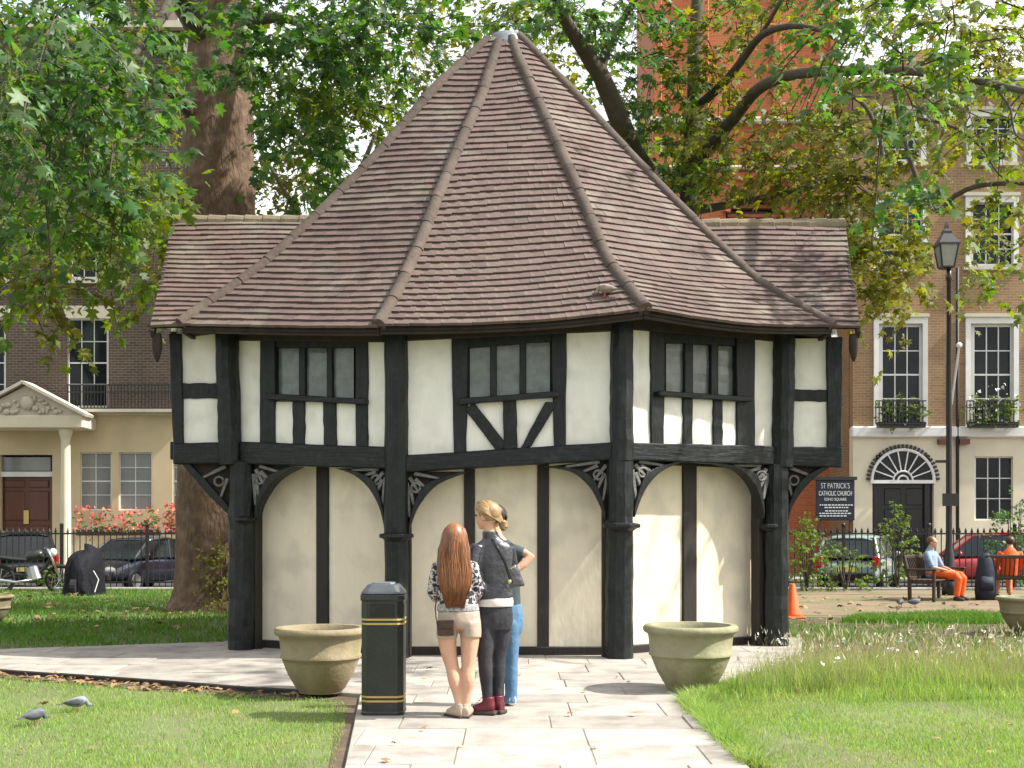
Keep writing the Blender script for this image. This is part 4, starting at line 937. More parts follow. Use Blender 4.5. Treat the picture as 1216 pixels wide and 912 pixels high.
far_tree('leafy pale green tree seen between the big trunk and the hut roof', 395, 32, [(360, 215, 60, 50, 50, 'leaf_yel_far'), (440, 150, 60, 50, 34, 'leaf_mid_far'), (400, 90, 70, 50, 40, 'leaf_mid_far'), (330, 120, 50, 70, 50, 'leaf_mid_far'), (500, 60, 60, 40, 30, 'leaf_yel_far'), (560, 5, 60, 34, 26, 'leaf_mid_far'), (420, 20, 80, 40, 30, 'leaf_mid_far'), (470, 110, 30, 60, 12, 'leaf_mid_far'), (400, 262, 50, 24, 34, 'leaf_mid_far')])
far_tree('distant green tree seen past the right slope of the hut roof', 700, 34, [(700, 150, 40, 70, 26, 'leaf_mid_far'), (660, 40, 50, 40, 16, 'leaf_yel_far'), (775, 190, 30, 50, 24, 'leaf_mid_far'), (600, 20, 60, 30, 24, 'leaf_mid_far')])
far_tree('shady green street tree in front of the dark brick house', -85, 33, [(10, 300, 80, 60, 34, 'leaf_mid_far'), (-60, 180, 120, 120, 60, 'leaf_mid_far'), (60, 180, 90, 90, 46, 'leaf_mid_far'), (150, 120, 70, 90, 40, 'leaf_yel_far'), (190, 250, 40, 70, 26, 'leaf_yel_far'), (80, 40, 120, 70, 50, 'leaf_mid_far')])

# ================================================================== GRASS
def pts_in(poly, n):
    xs = [p[0] for p in poly]; ys = [p[1] for p in poly]; out = []; k = 0
    poly = np.array(poly)
    while k < n:
        q = np.column_stack([RNG.uniform(min(xs), max(xs), n), RNG.uniform(min(ys), max(ys), n)]); ins = np.zeros(n, bool); j = len(poly)-1
        for i in range(len(poly)):
            xi, yi = poly[i]; xj, yj = poly[j]
            c = ((yi > q[:, 1]) != (yj > q[:, 1])) & (q[:, 0] < (xj-xi)*(q[:, 1]-yi)/(yj-yi+1e-12)+xi); ins ^= c; j = i
        out.append(q[ins]); k += ins.sum()
    return np.concatenate(out)[:n]
def blades(name, poly, n, h0, h1, w, m, z0=0.0, lean=.5, label=None, cat='grass', patch=None):
    q = pts_in(poly, n)
    if patch is not None:
        f = np.sin(q[:, 0]*patch+1.3)*np.sin(q[:, 1]*patch*.8+.4)+.6*np.sin(q[:, 0]*patch*2.7+q[:, 1]*2.1); q = q[RNG.random(len(q)) < np.clip(.72+.35*f, .12, 1)]
    n = len(q); a = RNG.uniform(0, 2*np.pi, n); h = RNG.uniform(h0, h1, n)*(1+.25*np.sin(q[:, 0]*2.3)*np.sin(q[:, 1]*1.7)); l = RNG.normal(0, lean, (n, 2))*h[:, None]
    base = np.column_stack([q, np.full(n, z0)]); dx = np.column_stack([np.cos(a), np.sin(a), np.zeros(n)])*w*.5*RNG.uniform(.6, 1.3, n)[:, None]
    mid = base+np.column_stack([l*.35, h*.6]); tip = base+np.column_stack([l, h])
    v = np.stack([base-dx, base+dx, mid+dx*.7, mid-dx*.7, tip], 1).reshape(-1, 3); k = np.arange(n)*5
    lo = np.stack([k, k+1, k+2, k+3, k+3, k+2, k+4], 1).reshape(-1); st = np.stack([np.arange(n)*7, np.arange(n)*7+4], 1).reshape(-1); to = np.tile([4, 3], n)
    o = np_mesh(name, v, lo, st, to, M[m], None, 'stuff')
    if label: tag(o, label, cat)
    return o
LAWN_L = [(-6.5, 6.5), (-.98, 6.5), (-1.40, 10.9), (-1.62, 11.2), (-2.6, 11.5), (-7.8, 14.05), (-8.5, 12)]
LAWN_R = [(1.5, 6.5), (7, 6.5), (8.5, 13.4), (3.2, 13.2), (2.5, 12.3), (1.9, 11.6), (1.5, 10.9)]
blades('lawn_grass', LAWN_L, 120000, .016, .042, .0055, 'grass', label='short sunlit lawn left of the paved path', patch=2.2)
blades('lawn_grass', LAWN_R, 150000, .018, .045, .0055, 'grass', label='sunlit lawn right of the paved path', patch=2.0)
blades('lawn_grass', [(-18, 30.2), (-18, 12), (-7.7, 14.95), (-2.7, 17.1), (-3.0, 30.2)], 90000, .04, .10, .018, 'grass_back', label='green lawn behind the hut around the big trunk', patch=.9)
blades('verge_grass', [(5.2, 20.0), (9.6, 19.6), (10, 21.2), (6, 21.6)], 14000, .06, .14, .016, 'grass_back', label='narrow strip of bright grass beside the sandy path')
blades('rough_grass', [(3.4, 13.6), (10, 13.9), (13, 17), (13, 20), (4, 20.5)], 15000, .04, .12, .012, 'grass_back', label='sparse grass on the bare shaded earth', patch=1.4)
MEADOW = [(1.85, 11.45), (3.0, 11.55), (9, 12.1), (9, 13.7), (3.3, 13.45), (2.55, 12.7)]
blades('tall_grass', MEADOW, 24000, .08, .30, .007, 'grass', lean=.35, label='tall unmown grass at the lawn edge right of the stone planter', patch=1.7)
blades('tall_grass', [(1.75, 11.0), (4, 11.1), (9, 11.5), (9, 12.6), (3, 12.2), (2.0, 11.9)], 16000, .04, .15, .007, 'grass', lean=.45, label='knee-low grass grading from the right lawn into the tall unmown grass', patch=2.6)
blades('dry_grass', MEADOW, 9000, .2, .5, .0045, 'straw', lean=.25, label='dry straw stalks standing among the tall grass', patch=1.7)
blades('path_edge_grass', [(1.46, 8), (1.62, 8), (1.6, 10.8), (2.1, 11.7), (2.7, 12.6), (2.4, 12.6), (1.8, 11.7), (1.42, 10.8)], 9000, .05, .16, .008, 'grass', lean=.6, label='ragged grass overhanging the right edge of the paving')
# seed heads and small white flowers over the tall grass
q = pts_in(MEADOW, 2400); q = q[RNG.random(len(q)) < np.clip(.45+.6*np.sin(q[:, 0]*2.1)*np.sin(q[:, 1]*3.3+1), .05, 1)]; nq = len(q); pos = np.column_stack([q, RNG.uniform(.24, .52, nq)])
SEED = np.array([(0, 0, 0), (.055, .3, .03), (0, 1, 0), (-.055, .3, -.03)]); o = leaves('seed_heads', pos, RNG.normal(0, .35, (nq, 3))+[0, 0, 1], RNG.normal(0, 1, (nq, 3)), RNG.uniform(.04, .10, nq), M['seed'], None, SEED, [(0, 1, 2), (0, 2, 3)], 'stuff'); tag(o, 'pale feathery seed heads above the tall grass', 'grass')
q = pts_in(MEADOW, 150); pos = np.column_stack([q, RNG.uniform(.25, .5, 150)]); k5 = np.repeat(np.arange(150), 5)
o = leaves('wild_flowers', pos[k5]+RNG.normal(0, .008, (750, 3)), RNG.normal(0, 1, (750, 3))+[0, 0, .3], RNG.normal(0, 1, (750, 3)), RNG.uniform(.015, .035, 750), M['white_petal'], None, LEAFS, LEAFS_F, 'stuff'); tag(o, 'small white wild flowers among the tall grass', 'flowers')
# fallen leaves
def litter(label, poly, n, s0, s1, z=.012):
    q = pts_in(poly, n); o = leaves('leaf_litter', np.column_stack([q, np.full(n, z)+RNG.uniform(0, .02, n)]), np.column_stack([RNG.normal(0, 1, (n, 2)), RNG.normal(0, .15, n)]), np.array([0, 0, 1.])+RNG.normal(0, .3, (n, 3)), RNG.uniform(s0, s1, n), M['deadleaf'], None, LEAF, LEAF_F, 'stuff'); tag(o, label, 'leaves')
litter('brown dead leaves along the edge of the left path', [(-7.8, 13.95), (-7.8, 14.4), (-2.33, 11.8), (-1.3, 11.3), (-2.5, 11.4)], 420, .04, .10)
litter('scattered yellowed leaves lying on the left lawn', LAWN_L, 26, .04, .08, .035)
litter('a few dead leaves blown onto the paving', [(-1, 8), (1.4, 8), (1.4, 11.3), (3, 13), (-4, 13.6), (-1.3, 11.4)], 16, .04, .075, .05)
litter('a few dead leaves lying on the right lawn', LAWN_R, 30, .04, .09, .06)
litter('dry leaves scattered over the bare earth and sandy path', [(4, 14), (12, 14), (14, 28), (5, 28)], 380, .06, .14)
litter('dry leaves fallen on the lawn by the big trunk', [(-13, 18), (-4, 17.5), (-4, 28), (-15, 28)], 300, .06, .14, .07)
# ================================================================== STREET FURNITURE AND OBJECTS
ZP = .044      # top of the paving
# ---- stone planters
def planter(px, base_py, wpx, hpx, m, label, name='stone_planter'):
    Y = (CH-ZP)*F/(base_py-HY)+.27; c = Vector(((px-CX)*Y/F, Y, ZP-.004)); R = wpx*Y/F/2; H = hpx*Y/F
    t = thing(name, label, 'planter', c)
    mb = MB(); mb.lathe([(R*.46, 0), (R*.48, .02), (R*.52, H*.06), (R*.70, H*.28), (R*.80, H*.46), (R*.835, H*.53), (R*.87, H*.54), (R*.875, H*.58), (R*.85, H*.60), (R*.885, H*.82), (R*.90, H*.865),
              (R*.98, H*.90), (R, H*.93), (R*.995, H*.97), (R*.96, H), (R*.84, H), (R*.80, H*.95), (R*.78, H*.86), (0, H*.86)], c, n=56)
    o = mb.build('bowl', M[m], t, smooth=True); es = o.modifiers.new('es', 'EDGE_SPLIT'); es.split_angle = math.radians(50)
    mb = MB(); mb.lathe([(R*.79, H*.86), (R*.6, H*.885), (R*.3, H*.90), (0, H*.895)], c, n=24); mb.build('soil', M['soil'], t, smooth=True)
    return t
planter(381, 826, 110, 77, 'planter', 'round stone planter bowl beside the black litter bin')
planter(820, 823, 113, 77, 'planter_b', 'mossy round stone planter bowl at the edge of the tall grass')
planter(1222, 752, 76, 42, 'planter_b', 'low stone planter on the bare earth near the benches', 'stone_planter')
planter(-16, 742, 62, 34, 'planter', 'stone planter standing on the back lawn by the parked motorbike')
# ---- litter bin: octagonal, black with gold bands
Yb = 10.2; bc = Vector(((456-CX)*Yb/F, Yb, ZP-.004)); t = thing('litter_bin', 'black litter bin with cut corners and gold bands standing on the paving', 'bin', bc)
M['bin'] = mat('bin', (.009, .011, .010), (.018, .021, .019), rough=.38, scale=6, bump=.12, spec=.5)
M['gold'] = mat('gold', (.50, .36, .10), (.38, .27, .07), rough=.4)
hw, ch = 26*Yb/F, .052
def oct_ring(s, z, cf=1.0):
    h, k = hw*s, (hw-ch*cf)*s; return [bc+Vector((x, y, z)) for x, y in ((-k, -h), (k, -h), (h, -k), (h, k), (k, h), (-k, h), (-h, k), (-h, -k))]
def oct_loft(rings):
    mb = MB(); vs = [p for r_ in rings for p in r_]; fs = [tuple(range(7, -1, -1)), tuple(range(8*len(rings)-8, 8*len(rings)))]
    for i_ in range(len(rings)-1):
        for k_ in range(8): fs.append((8*i_+k_, 8*i_+(k_+1) % 8, 8*i_+8+(k_+1) % 8, 8*i_+8+k_))
    return mb.add(vs, fs)
oct_loft([oct_ring(.97, 0), oct_ring(.97, .02), oct_ring(.95, .03), oct_ring(.95, .91), oct_ring(1.0, .915), oct_ring(1.0, .955), oct_ring(.97, .962)]).build('body', M['bin'], t, bevel=.006)
for z in (.72, .105):
    for dz in (0, .034): oct_loft([oct_ring(.962, z+dz), oct_ring(.962, z+dz+.015)]).build('gold_band', M['gold'], t)
M['bin_lid'] = mat('bin_lid', (.05, .058, .066), (.09, .10, .11), rough=.3, scale=6)
oct_loft([oct_ring(.985, .963), oct_ring(.93, .985), oct_ring(.70, 1.035), oct_ring(.64, 1.04)]).build('lid', M['bin_lid'], t, bevel=.006)
oct_loft([oct_ring(.50, 1.041), oct_ring(.48, 1.052), oct_ring(.40, 1.053)]).build('ashtray', M['lead'], t)
for d_ in (Vector((0, -1, 0)), Vector((1, 0, 0)), Vector((-1, 0, 0))):
    tt = Vector((-d_.y, d_.x, 0)); q = [bc+d_*(hw*.95-.02)+tt*s_*.095+Vector((0, 0, z)) for s_, z in ((-1, .785), (1, .785), (1, .885), (-1, .885))]
    mb = MB(); mb.prism(q, [p_+d_*.024 for p_ in q]); mb.build('opening', M['door_black'], t, bevel=.006)
mb = MB(); mb.box(bc.x+hw*.55, bc.x+hw*.565, bc.y-hw*.955, bc.y-hw*.945, .03+ZP, .91+ZP); mb.build('door_seam', M['door_black'], t)
# ---- traffic cone
p = G(941, 734); t = thing('traffic_cone', 'bright orange traffic cone standing behind the hut\'s corner post', 'cone', p); M['orange'] = mat('orange', (.85, .13, .02), (.7, .10, .018), rough=.5)
mb = MB(); mb.box(p.x-.19, p.x+.19, p.y-.19, p.y+.19, 0.006, .04); mb.build('base', M['orange'], t, bevel=.015)
mb = MB(); mb.lathe([(.145, .04), (.13, .07), (.045, .56), (.03, .58), (0, .58)], p, n=20); mb.build('cone', M['orange'], t, smooth=True)
# ---- lamp post
Yl = 28.0; lx = (1127-CX)*Yl/F; t = thing('lamp_post', 'tall black lamp post with glazed square lantern', 'lamp', (lx, Yl, 0))
zt = P(0, 320, Yl).z; mb = MB(); mb.lathe([(.16, 0), (.16, .25), (.13, .32), (.11, .9), (.085, 1.0), (.07, 1.2), (.062, zt*.6), (.05, zt-.25), (.08, zt-.2), (.05, zt-.12), (.05, zt)], (lx, Yl, 0), n=14); mb.build('post', M['iron'], t, smooth=True)
lc = Vector((lx-.06, Yl, zt)); ang = math.pi/4
mb = MB(); mb.lathe([(.09, 0), (.2, .03), (.2, .06)], lc, n=4, ang=ang); mb.build('lantern_base', M['iron'], t)
M['lamp_glass'] = mat('lamp_glass', (.30, .30, .27), (.22, .22, .2), rough=.12, spec=.6)
mb = MB(); mb.lathe([(.18, .06), (.285, .52)], lc, n=4, ang=ang); mb.build('lantern_glass', M['lamp_glass'], t)
for k in range(4):
    a = ang+k*math.pi/2; d = Vector((math.cos(a), math.sin(a), 0)); mb = MB(); mb.bar(lc+d*.19+Vector((0, 0, .05)), lc+d*.295+Vector((0, 0, .54)), .03, .03); mb.build('lantern_bar', M['iron'], t)
mb = MB(); mb.lathe([(.33, .52), (.33, .56), (.2, .70), (.13, .78), (.13, .84), (.06, .9), (.05, .98), (.02, 1.06), (0, 1.07)], lc, n=4, ang=ang); mb.build('lantern_roof', M['iron'], t)
mb = MB(); mb.box(lx-.17, lx+.17, Yl-.1, Yl-.06, P(0, 601, Yl).z, P(0, 586, Yl).z); mb.build('sign_plate', M['iron'], t)
mb = MB(); mb.bar((lx-.3, Yl, P(0, 548, Yl).z), (lx, Yl, P(0, 548, Yl).z), .04, .06); mb.build('bracket', M['iron'], t)
# ---- iron railings round the park
def railing(px0, px1, Y, label, step=.15, h=1.5):
    x0, x1 = (px0-CX)*Y/F, (px1-CX)*Y/F; t = thing('iron_railing', label, 'railing', ((x0+x1)/2, Y, 0)); c = t.location
    for z in (.14, h-.17): mb = MB(); mb.box(x0, x1, Y-.02, Y+.02, z, z+.04); mb.build('rail', M['iron'], t)
    mb = MB(); mb.tube([(0, 0, 0), (0, 0, h-.14)], .014, n=6); mb.tube([(0, 0, h-.14), (0, 0, h-.1), (0, 0, h)], [.014, .035, .004], n=6); o0 = mb.build('bar', M['iron'], None); o0.parent = t
    mb = MB(); mb.box(-.035, .035, -.035, .035, 0, h+.02); mb.ball((0, 0, h+.06), .055, 8, 6); p0 = mb.build('standard', M['iron'], None); p0.parent = t
    k = 0; x = x0; f1 = f2 = True
    while x <= x1:
        src, first = (p0, f2) if k % 14 == 0 else (o0, f1)
        o = src if first else src.copy()
        if not first: COL.objects.link(o); o.parent = t
        o.location = (x-c.x, 0, 0)
        if src is p0: f2 = False
        else: f1 = False
        x += step; k += 1
railing(-130, 236, 31.0, 'black iron railing in front of the parked dark cars on the left'); railing(900, 1330, 31.0, 'black spiked iron railing behind the benches and shrubs')
# ---- shrubs
def shrub(px, base_py, wpx, hpx, key, label, n=60, size=.09, name='shrub', z=0, flowers=None):
    Y = GY(base_py); c = Vector(((px-CX)*Y/F, Y, z)); t = thing(name, label, 'shrub', c); cr = Crown(); R = np.array([wpx*Y/F/2, min(wpx*Y/F/2, .6), hpx*Y/F/2]); cc = np.array(c)+[0, 0, hpx*Y/F*.52]
    for _ in range(n):
        d = RNG.normal(0, 1, 3); d /= np.linalg.norm(d); p_ = cc+d*R*RNG.random()**.4; cr.spray(key, p_, d+[0, 0, .4], 11, .28, size)
    cr.build(t)
    for k in range(4):
        a = k*1.7; mb = MB(); mb.tube([c, c+Vector((.1*math.cos(a), .1*math.sin(a), hpx*Y/F*.35)), c+Vector((.3*math.cos(a)*R[0], .2*math.sin(a), hpx*Y/F*.8))], [.025, .018, .008], n=6); mb.build('stem', M['bark_dark'], t)
    return t
shrub(958, 702, 46, 84, 'leaf_mid', 'leafy shrub against the railing beside the corner post', 90); shrub(1066, 700, 44, 100, 'leaf_mid', 'tall thin shrub in front of the black fanlight door', 60)
shrub(1004, 702, 74, 50, 'leaf_mid', 'low green shrub in front of the silver car', 46); shrub(1204, 700, 60, 118, 'leaf_dark', 'dark bush behind the seated person in orange top', 90)
shrub(60, 702, 30, 26, 'leaf_mid', 'small weedy shrub by the left railing', 14); shrub(262, 728, 40, 90, 'leaf_yel', 'yellow-green ivy and suckers growing at the foot of the big trunk', 70, .08)
# ---- window boxes
def window_box(x0, x1, yt, yb, Y, key, label, petals=None, n=40):
    a, b = P(x0, yb, Y), P(x1, yb-7, Y); t = thing('window_box', label, 'window box', ((a.x+b.x)/2, Y, a.z)); mb = MB(); mb.box(a.x, b.x, Y-.14, Y+.14, a.z, b.z); mb.build('trough', M['iron'] if petals != 'red' else M['door_red'], t, bevel=.01)
    cr = Crown(); h = (yb-yt)*Y/F
    for _ in range(n): cr.spray(key, np.array([RNG.uniform(a.x, b.x), Y+RNG.uniform(-.2, .1), b.z+RNG.uniform(-.1, h*.6)]), RNG.normal(0, 1, 3)+[0, -.4, .6], 10, .26, .10)
    cr.build(t)
    if petals:
        nn = 230 if petals == 'red' else 60; pos = np.column_stack([RNG.uniform(a.x-.05, b.x+.05, nn), Y-.2+RNG.normal(0, .08, nn), b.z+RNG.uniform(-.1, h*.95, nn)])
        o = leaves('blossom', pos, RNG.normal(0, 1, (nn, 3)), RNG.normal(0, 1, (nn, 3))+[0, -1.2, .4], RNG.uniform(.06, .15, nn), M['petal_'+petals], t, LEAFS, LEAFS_F, 'stuff')
M['petal_red'] = mat('petal_red', (.62, .045, .03), (.72, .16, .12), rough=.6, scale=3, island=.35, hue=.03); M['petal_white'] = M['white_petal']
window_box(92, 190, 606, 636, YL-.4, 'leaf_mid', 'window box of red and pink geraniums under the ground floor windows', 'red', 60); window_box(198, 226, 604, 634, YL-.4, 'leaf_mid', 'short box of pink geraniums by the trunk', 'red', 20)
window_box(1042, 1098, 462, 508, YR-.42, 'leaf_mid', 'window box of bushy green plants on the first floor', None, 56); window_box(1150, 1208, 462, 508, YR-.42, 'leaf_mid', 'window box with some white blossom on the first floor', 'white', 80)
small_rail(hr, 1040, 1100, 476, 504, YR-.62, 4); small_rail(hr, 1148, 1208, 476, 504, YR-.62, 4)

# ---- cars
M['tyre'] = mat('tyre', (.012, .012, .012), (.02, .02, .02), rough=.85); M['rim'] = mat('rim', (.4, .41, .42), (.3, .3, .31), rough=.35, metal=.7)
M['car_glass'] = mat('car_glass', (.012, .016, .017), (.03, .038, .038), rough=.08, spec=.5, scale=2); M['tail'] = mat('tail', (.6, .03, .02), (.5, .02, .02), rough=.2); M['headlamp'] = mat('headlamp', (.75, .76, .76), (.6, .6, .6), rough=.15); M['plate'] = mat('plate', (.72, .62, .2), rough=.5)
def car(px, Y, rot, body, label, L=4.1, W=1.72, Hh=1.44, estate=True, z=-.22):
    M.setdefault('paint_'+body[0], mat('paint_'+body[0], body[1], tuple(c*1.25 for c in body[1]), rough=.25, spec=.6, scale=1, coat=.6)); pm_ = M['paint_'+body[0]]
    t = thing('parked_car', label, 'car', (0, 0, 0)); w = W/2
    st = [(-L/2, .42, .62, .78), (-L/2+.06, .30, .80, .9), (-L/2+.5, .22, .92, .97), (-.3, .2, .93, 1.0), (.75, .2, .92, 1.0), (1.2, .22, .86, .98), (L/2-.5, .24, .76, .95), (L/2-.1, .30, .66, .88), (L/2, .4, .55, .74)]
    if not estate: st[1] = (-L/2+.06, .3, .78, .9); st[2] = (-L/2+.7, .22, .86, .96)
    mb = MB(); vs = []; fs = []
    for y, zb, zt_, k in st:
        for sx, sz in ((-.93, 0), (-1, .35), (-.99, .75), (-.93, 1), (0, 1.04), (.93, 1), (.99, .75), (1, .35), (.93, 0)): vs.append((sx*w*k, y, zb+(zt_-zb)*sz))
    for i in range(len(st)-1):
        for k in range(9): a, b = i*9+k, i*9+(k+1) % 9; fs.append((a, b, b+9, a+9))
    fs += [tuple(range(8, -1, -1)), tuple(range((len(st)-1)*9, len(st)*9))]
    mb.add(vs, fs); mb.build('body', pm_, t, smooth=True, sub=2)
    yb0, yb1 = (-L/2+.1, -L/2+.42) if estate else (-L/2+.62, -L/2+1.2); yf0, yf1 = 1.25, .45; zb = .90; gw, rw = w*.93, w*.74
    cab = [(yb0, zb, gw), (yf0, zb-.03, gw)]; top = [(yb1, Hh-.05, rw), (yf1, Hh-.05, rw)]
    mb = MB(); q = [(-gw, yb0, zb), (gw, yb0, zb), (gw, yf0, zb-.03), (-gw, yf0, zb-.03)]; r_ = [(-rw, yb1, Hh-.05), (rw, yb1, Hh-.05), (rw, yf1, Hh-.05), (-rw, yf1, Hh-.05)]
    mb.prism(q, r_); mb.build('window_glass', M['car_glass'], t, bevel=.03)
    mb = MB(); vs = [(sx*rw*1.03*k, y, z_) for y, k, z_ in ((yb1-.06, .9, Hh-.075), (yb1+.1, 1, Hh-.03), ((yb1+yf1)/2, 1.02, Hh+.01), (yf1-.1, 1, Hh-.03), (yf1+.06, .9, Hh-.075)) for sx in (-1, -.6, 0, .6, 1)]
    vs = [(x, y, z_-(.05 if abs(x) > rw*.85 else 0)) for x, y, z_ in vs]; mb.add(vs, [(j*5+i, j*5+i+1, j*5+i+6, j*5+i+5) for j in range(4) for i in range(4)]); o = mb.build('roof_panel', pm_, t, smooth=True); so = o.modifiers.new('so', 'SOLIDIFY'); so.thickness = .04; so.offset = 0
    for s in (-1, 1):
        for (ya, yb_) in ((yb0, yb1), (yf0, yf1), ((yb0+yf0)/2-.2, (yb1+yf1)/2-.2)):
            mb = MB(); mb.tube([(s*gw, ya, zb-.02), (s*rw*1.01, yb_, Hh-.06)], .04, n=6); mb.build('pillar', pm_, t)
        mb = MB(); mb.ball((s*(w+.07), .85, .98), (.1, .06, .07), 8, 6); mb.build('wing_mirror', pm_, t, smooth=True)
        mb = MB(); zl = .82 if estate else .68; mb.box(s*w*.86-.09, s*w*.86+.09, -L/2-.01 if not estate else -L/2+.02, -L/2+.12, zl-.16, zl+.14); mb.build('tail_light', M['tail'], t, bevel=.02)
        mb = MB(); mb.ball((s*w*.66, L/2-.14, .62), (.17, .12, .085), 10, 6); mb.build('headlight', M['headlamp'], t, smooth=True)
        for y in (-L/2+.75, L/2-.82):
            mb = MB(); mb.tube([(s*(w-.19), y, .31), (s*(w+.01), y, .31)], .31, n=24); ty = mb.build('wheel', M['tyre'], t, bevel=.03)
            mb = MB(); mb.tube([(s*(w-.02), y, .31), (s*(w+.02), y, .31)], .19, n=18); mb.build('rim', M['rim'], ty, bevel=.01)
    for y, s in ((-L/2-.03, 1), (L/2+.02, -1)): mb = MB(); mb.box(-w*.8, w*.8, y-.04, y+.05, .34, .52); mb.build('bumper', M['tyre'], t, bevel=.03)
    mb = MB(); mb.box(-.26, .26, -L/2-.085, -L/2-.07, .55, .66); mb.build('number_plate', M['plate'], t)
    mb = MB(); mb.box(-.26, .26, L/2+.075, L/2+.09, .40, .51); mb.build('number_plate', M['white'], t)
    t.location = ((px-CX)*Y/F, Y, z); t.rotation_euler = (0, 0, rot); return t
car(1020, 35.2, math.radians(-24), ('silver_green', (.20, .26, .24)), 'silver-green hatchback seen from behind through the right railing', Hh=1.5)
car(1172, 36.2, math.radians(78), ('red', (.42, .03, .035)), 'red car parked beyond the spiked railing behind the benches', Hh=1.56)
car(166, 34.6, math.radians(158), ('navy', (.012, .016, .028)), 'dark navy saloon parked beside the covered scooter', Hh=1.45, estate=False)
car(20, 35.4, math.radians(28), ('black', (.010, .012, .012)), 'black car parked in front of the brown panelled door', Hh=1.6)
# ---- motorbike and covered scooter by the left railing
pb = G(36, 703); t = thing('motorbike', 'motorbike with chrome spokes parked inside the left railing', 'motorbike', (0, 0, 0)); M['chrome'] = mat('chrome', (.62, .62, .62), rough=.2, metal=1)
for x in (-.66, .66):
    mb = MB(); mb.tube([(x+.3*math.cos(a), 0, .3+.3*math.sin(a)) for a in np.linspace(0, 2*math.pi, 25)], .045, n=8, axis=(0, 1, 0)); wh = mb.build('wheel', M['tyre'], t, smooth=True)
    for k in range(9): a = k*2*math.pi/9; mb = MB(); mb.tube([(x, 0, .3), (x+.27*math.cos(a), 0, .3+.27*math.sin(a))], .007, n=4); mb.build('spoke', M['chrome'], wh)
mb = MB(); mb.tube([(-.66, 0, .3), (-.3, 0, .42), (.1, 0, .35), (.35, 0, .6), (.45, 0, .8)], .04, n=8); mb.build('frame', M['iron'], t, smooth=True)
mb = MB(); mb.tube([(.66, .07, .3), (.46, .07, .82), (.38, .07, 1.02)], .025, n=8); mb.tube([(.66, -.07, .3), (.46, -.07, .82), (.38, -.07, 1.02)], .025, n=8); mb.build('fork', M['chrome'], t, smooth=True, kind='stuff')
mb = MB(); mb.tube([(.30, -.36, 1.0), (.38, -.2, 1.05), (.40, 0, 1.02), (.38, .2, 1.05), (.30, .36, 1.0)], .018, n=8); mb.build('handlebar', M['iron'], t, smooth=True)
mb = MB(); mb.tube([(.34, 0, .82), (.2, 0, .88), (.0, 0, .84), (-.12, 0, .74)], [(.08, .06), (.15, .12), (.14, .12), (.07, .05)], n=12); mb.build('fuel_tank', M['bin'], t, smooth=True)
mb = MB(); mb.tube([(-.05, 0, .76), (-.3, 0, .76), (-.62, 0, .80), (-.75, 0, .86)], [(.1, .04), (.15, .05), (.13, .05), (.05, .02)], n=12, axis=(0, 1, 0)); mb.build('seat', M['tyre'], t, smooth=True)
mb = MB(); mb.tube([(.1, 0, .28), (.02, 0, .6)], [.17, .13], n=10); mb.build('engine', M['rim'], t, bevel=.02)
mb = MB(); mb.tube([(.1, -.13, .3), (-.3, -.15, .24), (-.85, -.16, .32)], [.025, .035, .05], n=10); mb.build('exhaust', M['chrome'], t, smooth=True)
mb = MB(); mb.ball((.5, 0, .92), (.09, .1, .1), 12, 8); mb.build('headlight', M['headlamp'], t, smooth=True)
t.location = (pb.x, pb.y, 0); t.rotation_euler = (0, 0, math.radians(16))
pb = G(100, 706); t = thing('covered_scooter', 'scooter under a black draped cover with white lettering strip', 'scooter', pb); M['cover'] = mat('cover', (.005, .005, .008), (.010, .010, .015), rough=.75, scale=3, bump=.9, bscale=5, bdist=.06, spec=.2)
mb = MB(); n = 28; prof = [(1.02, .0), (1.03, .12), (.98, .3), (.95, .5), (.9, .68), (.8, .84), (.62, .95), (.38, 1.02), (.2, 1.045), (0, 1.05)]; vs = []; fs = []
for k_, (r_, z_) in enumerate(prof):
    for k in range(n):
        a = 2*math.pi*k/n; f = 1+.09*math.sin(a*6+z_*4)*(1-z_*.5)+.05*math.sin(a*11); vs.append(pb+Vector((.38*r_*f*math.cos(a), .75*r_*f*math.sin(a), z_*(.96+.06*math.sin(a*2+.6)+.08*math.cos(a)))))
for i in range(len(prof)-1):
    for k in range(n): a, b = i*n+k, i*n+(k+1) % n; fs.append((a, b, b+n, a+n))
mb.add(vs, fs); mb.build('cover', M['cover'], t, smooth=True)
mb = MB(); mb.tube([pb+Vector((.40, -.5, .08)), pb+Vector((.46, -.42, .35)), pb+Vector((.36, -.46, .55))], .012, n=6); mb.build('tie_cord', M['white'], t)
for s in (-.6, .6): mb = MB(); mb.tube([(pb.x-.06, pb.y+s, .2), (pb.x+.06, pb.y+s, .2)], .2, n=18); mb.build('wheel', M['tyre'], t)

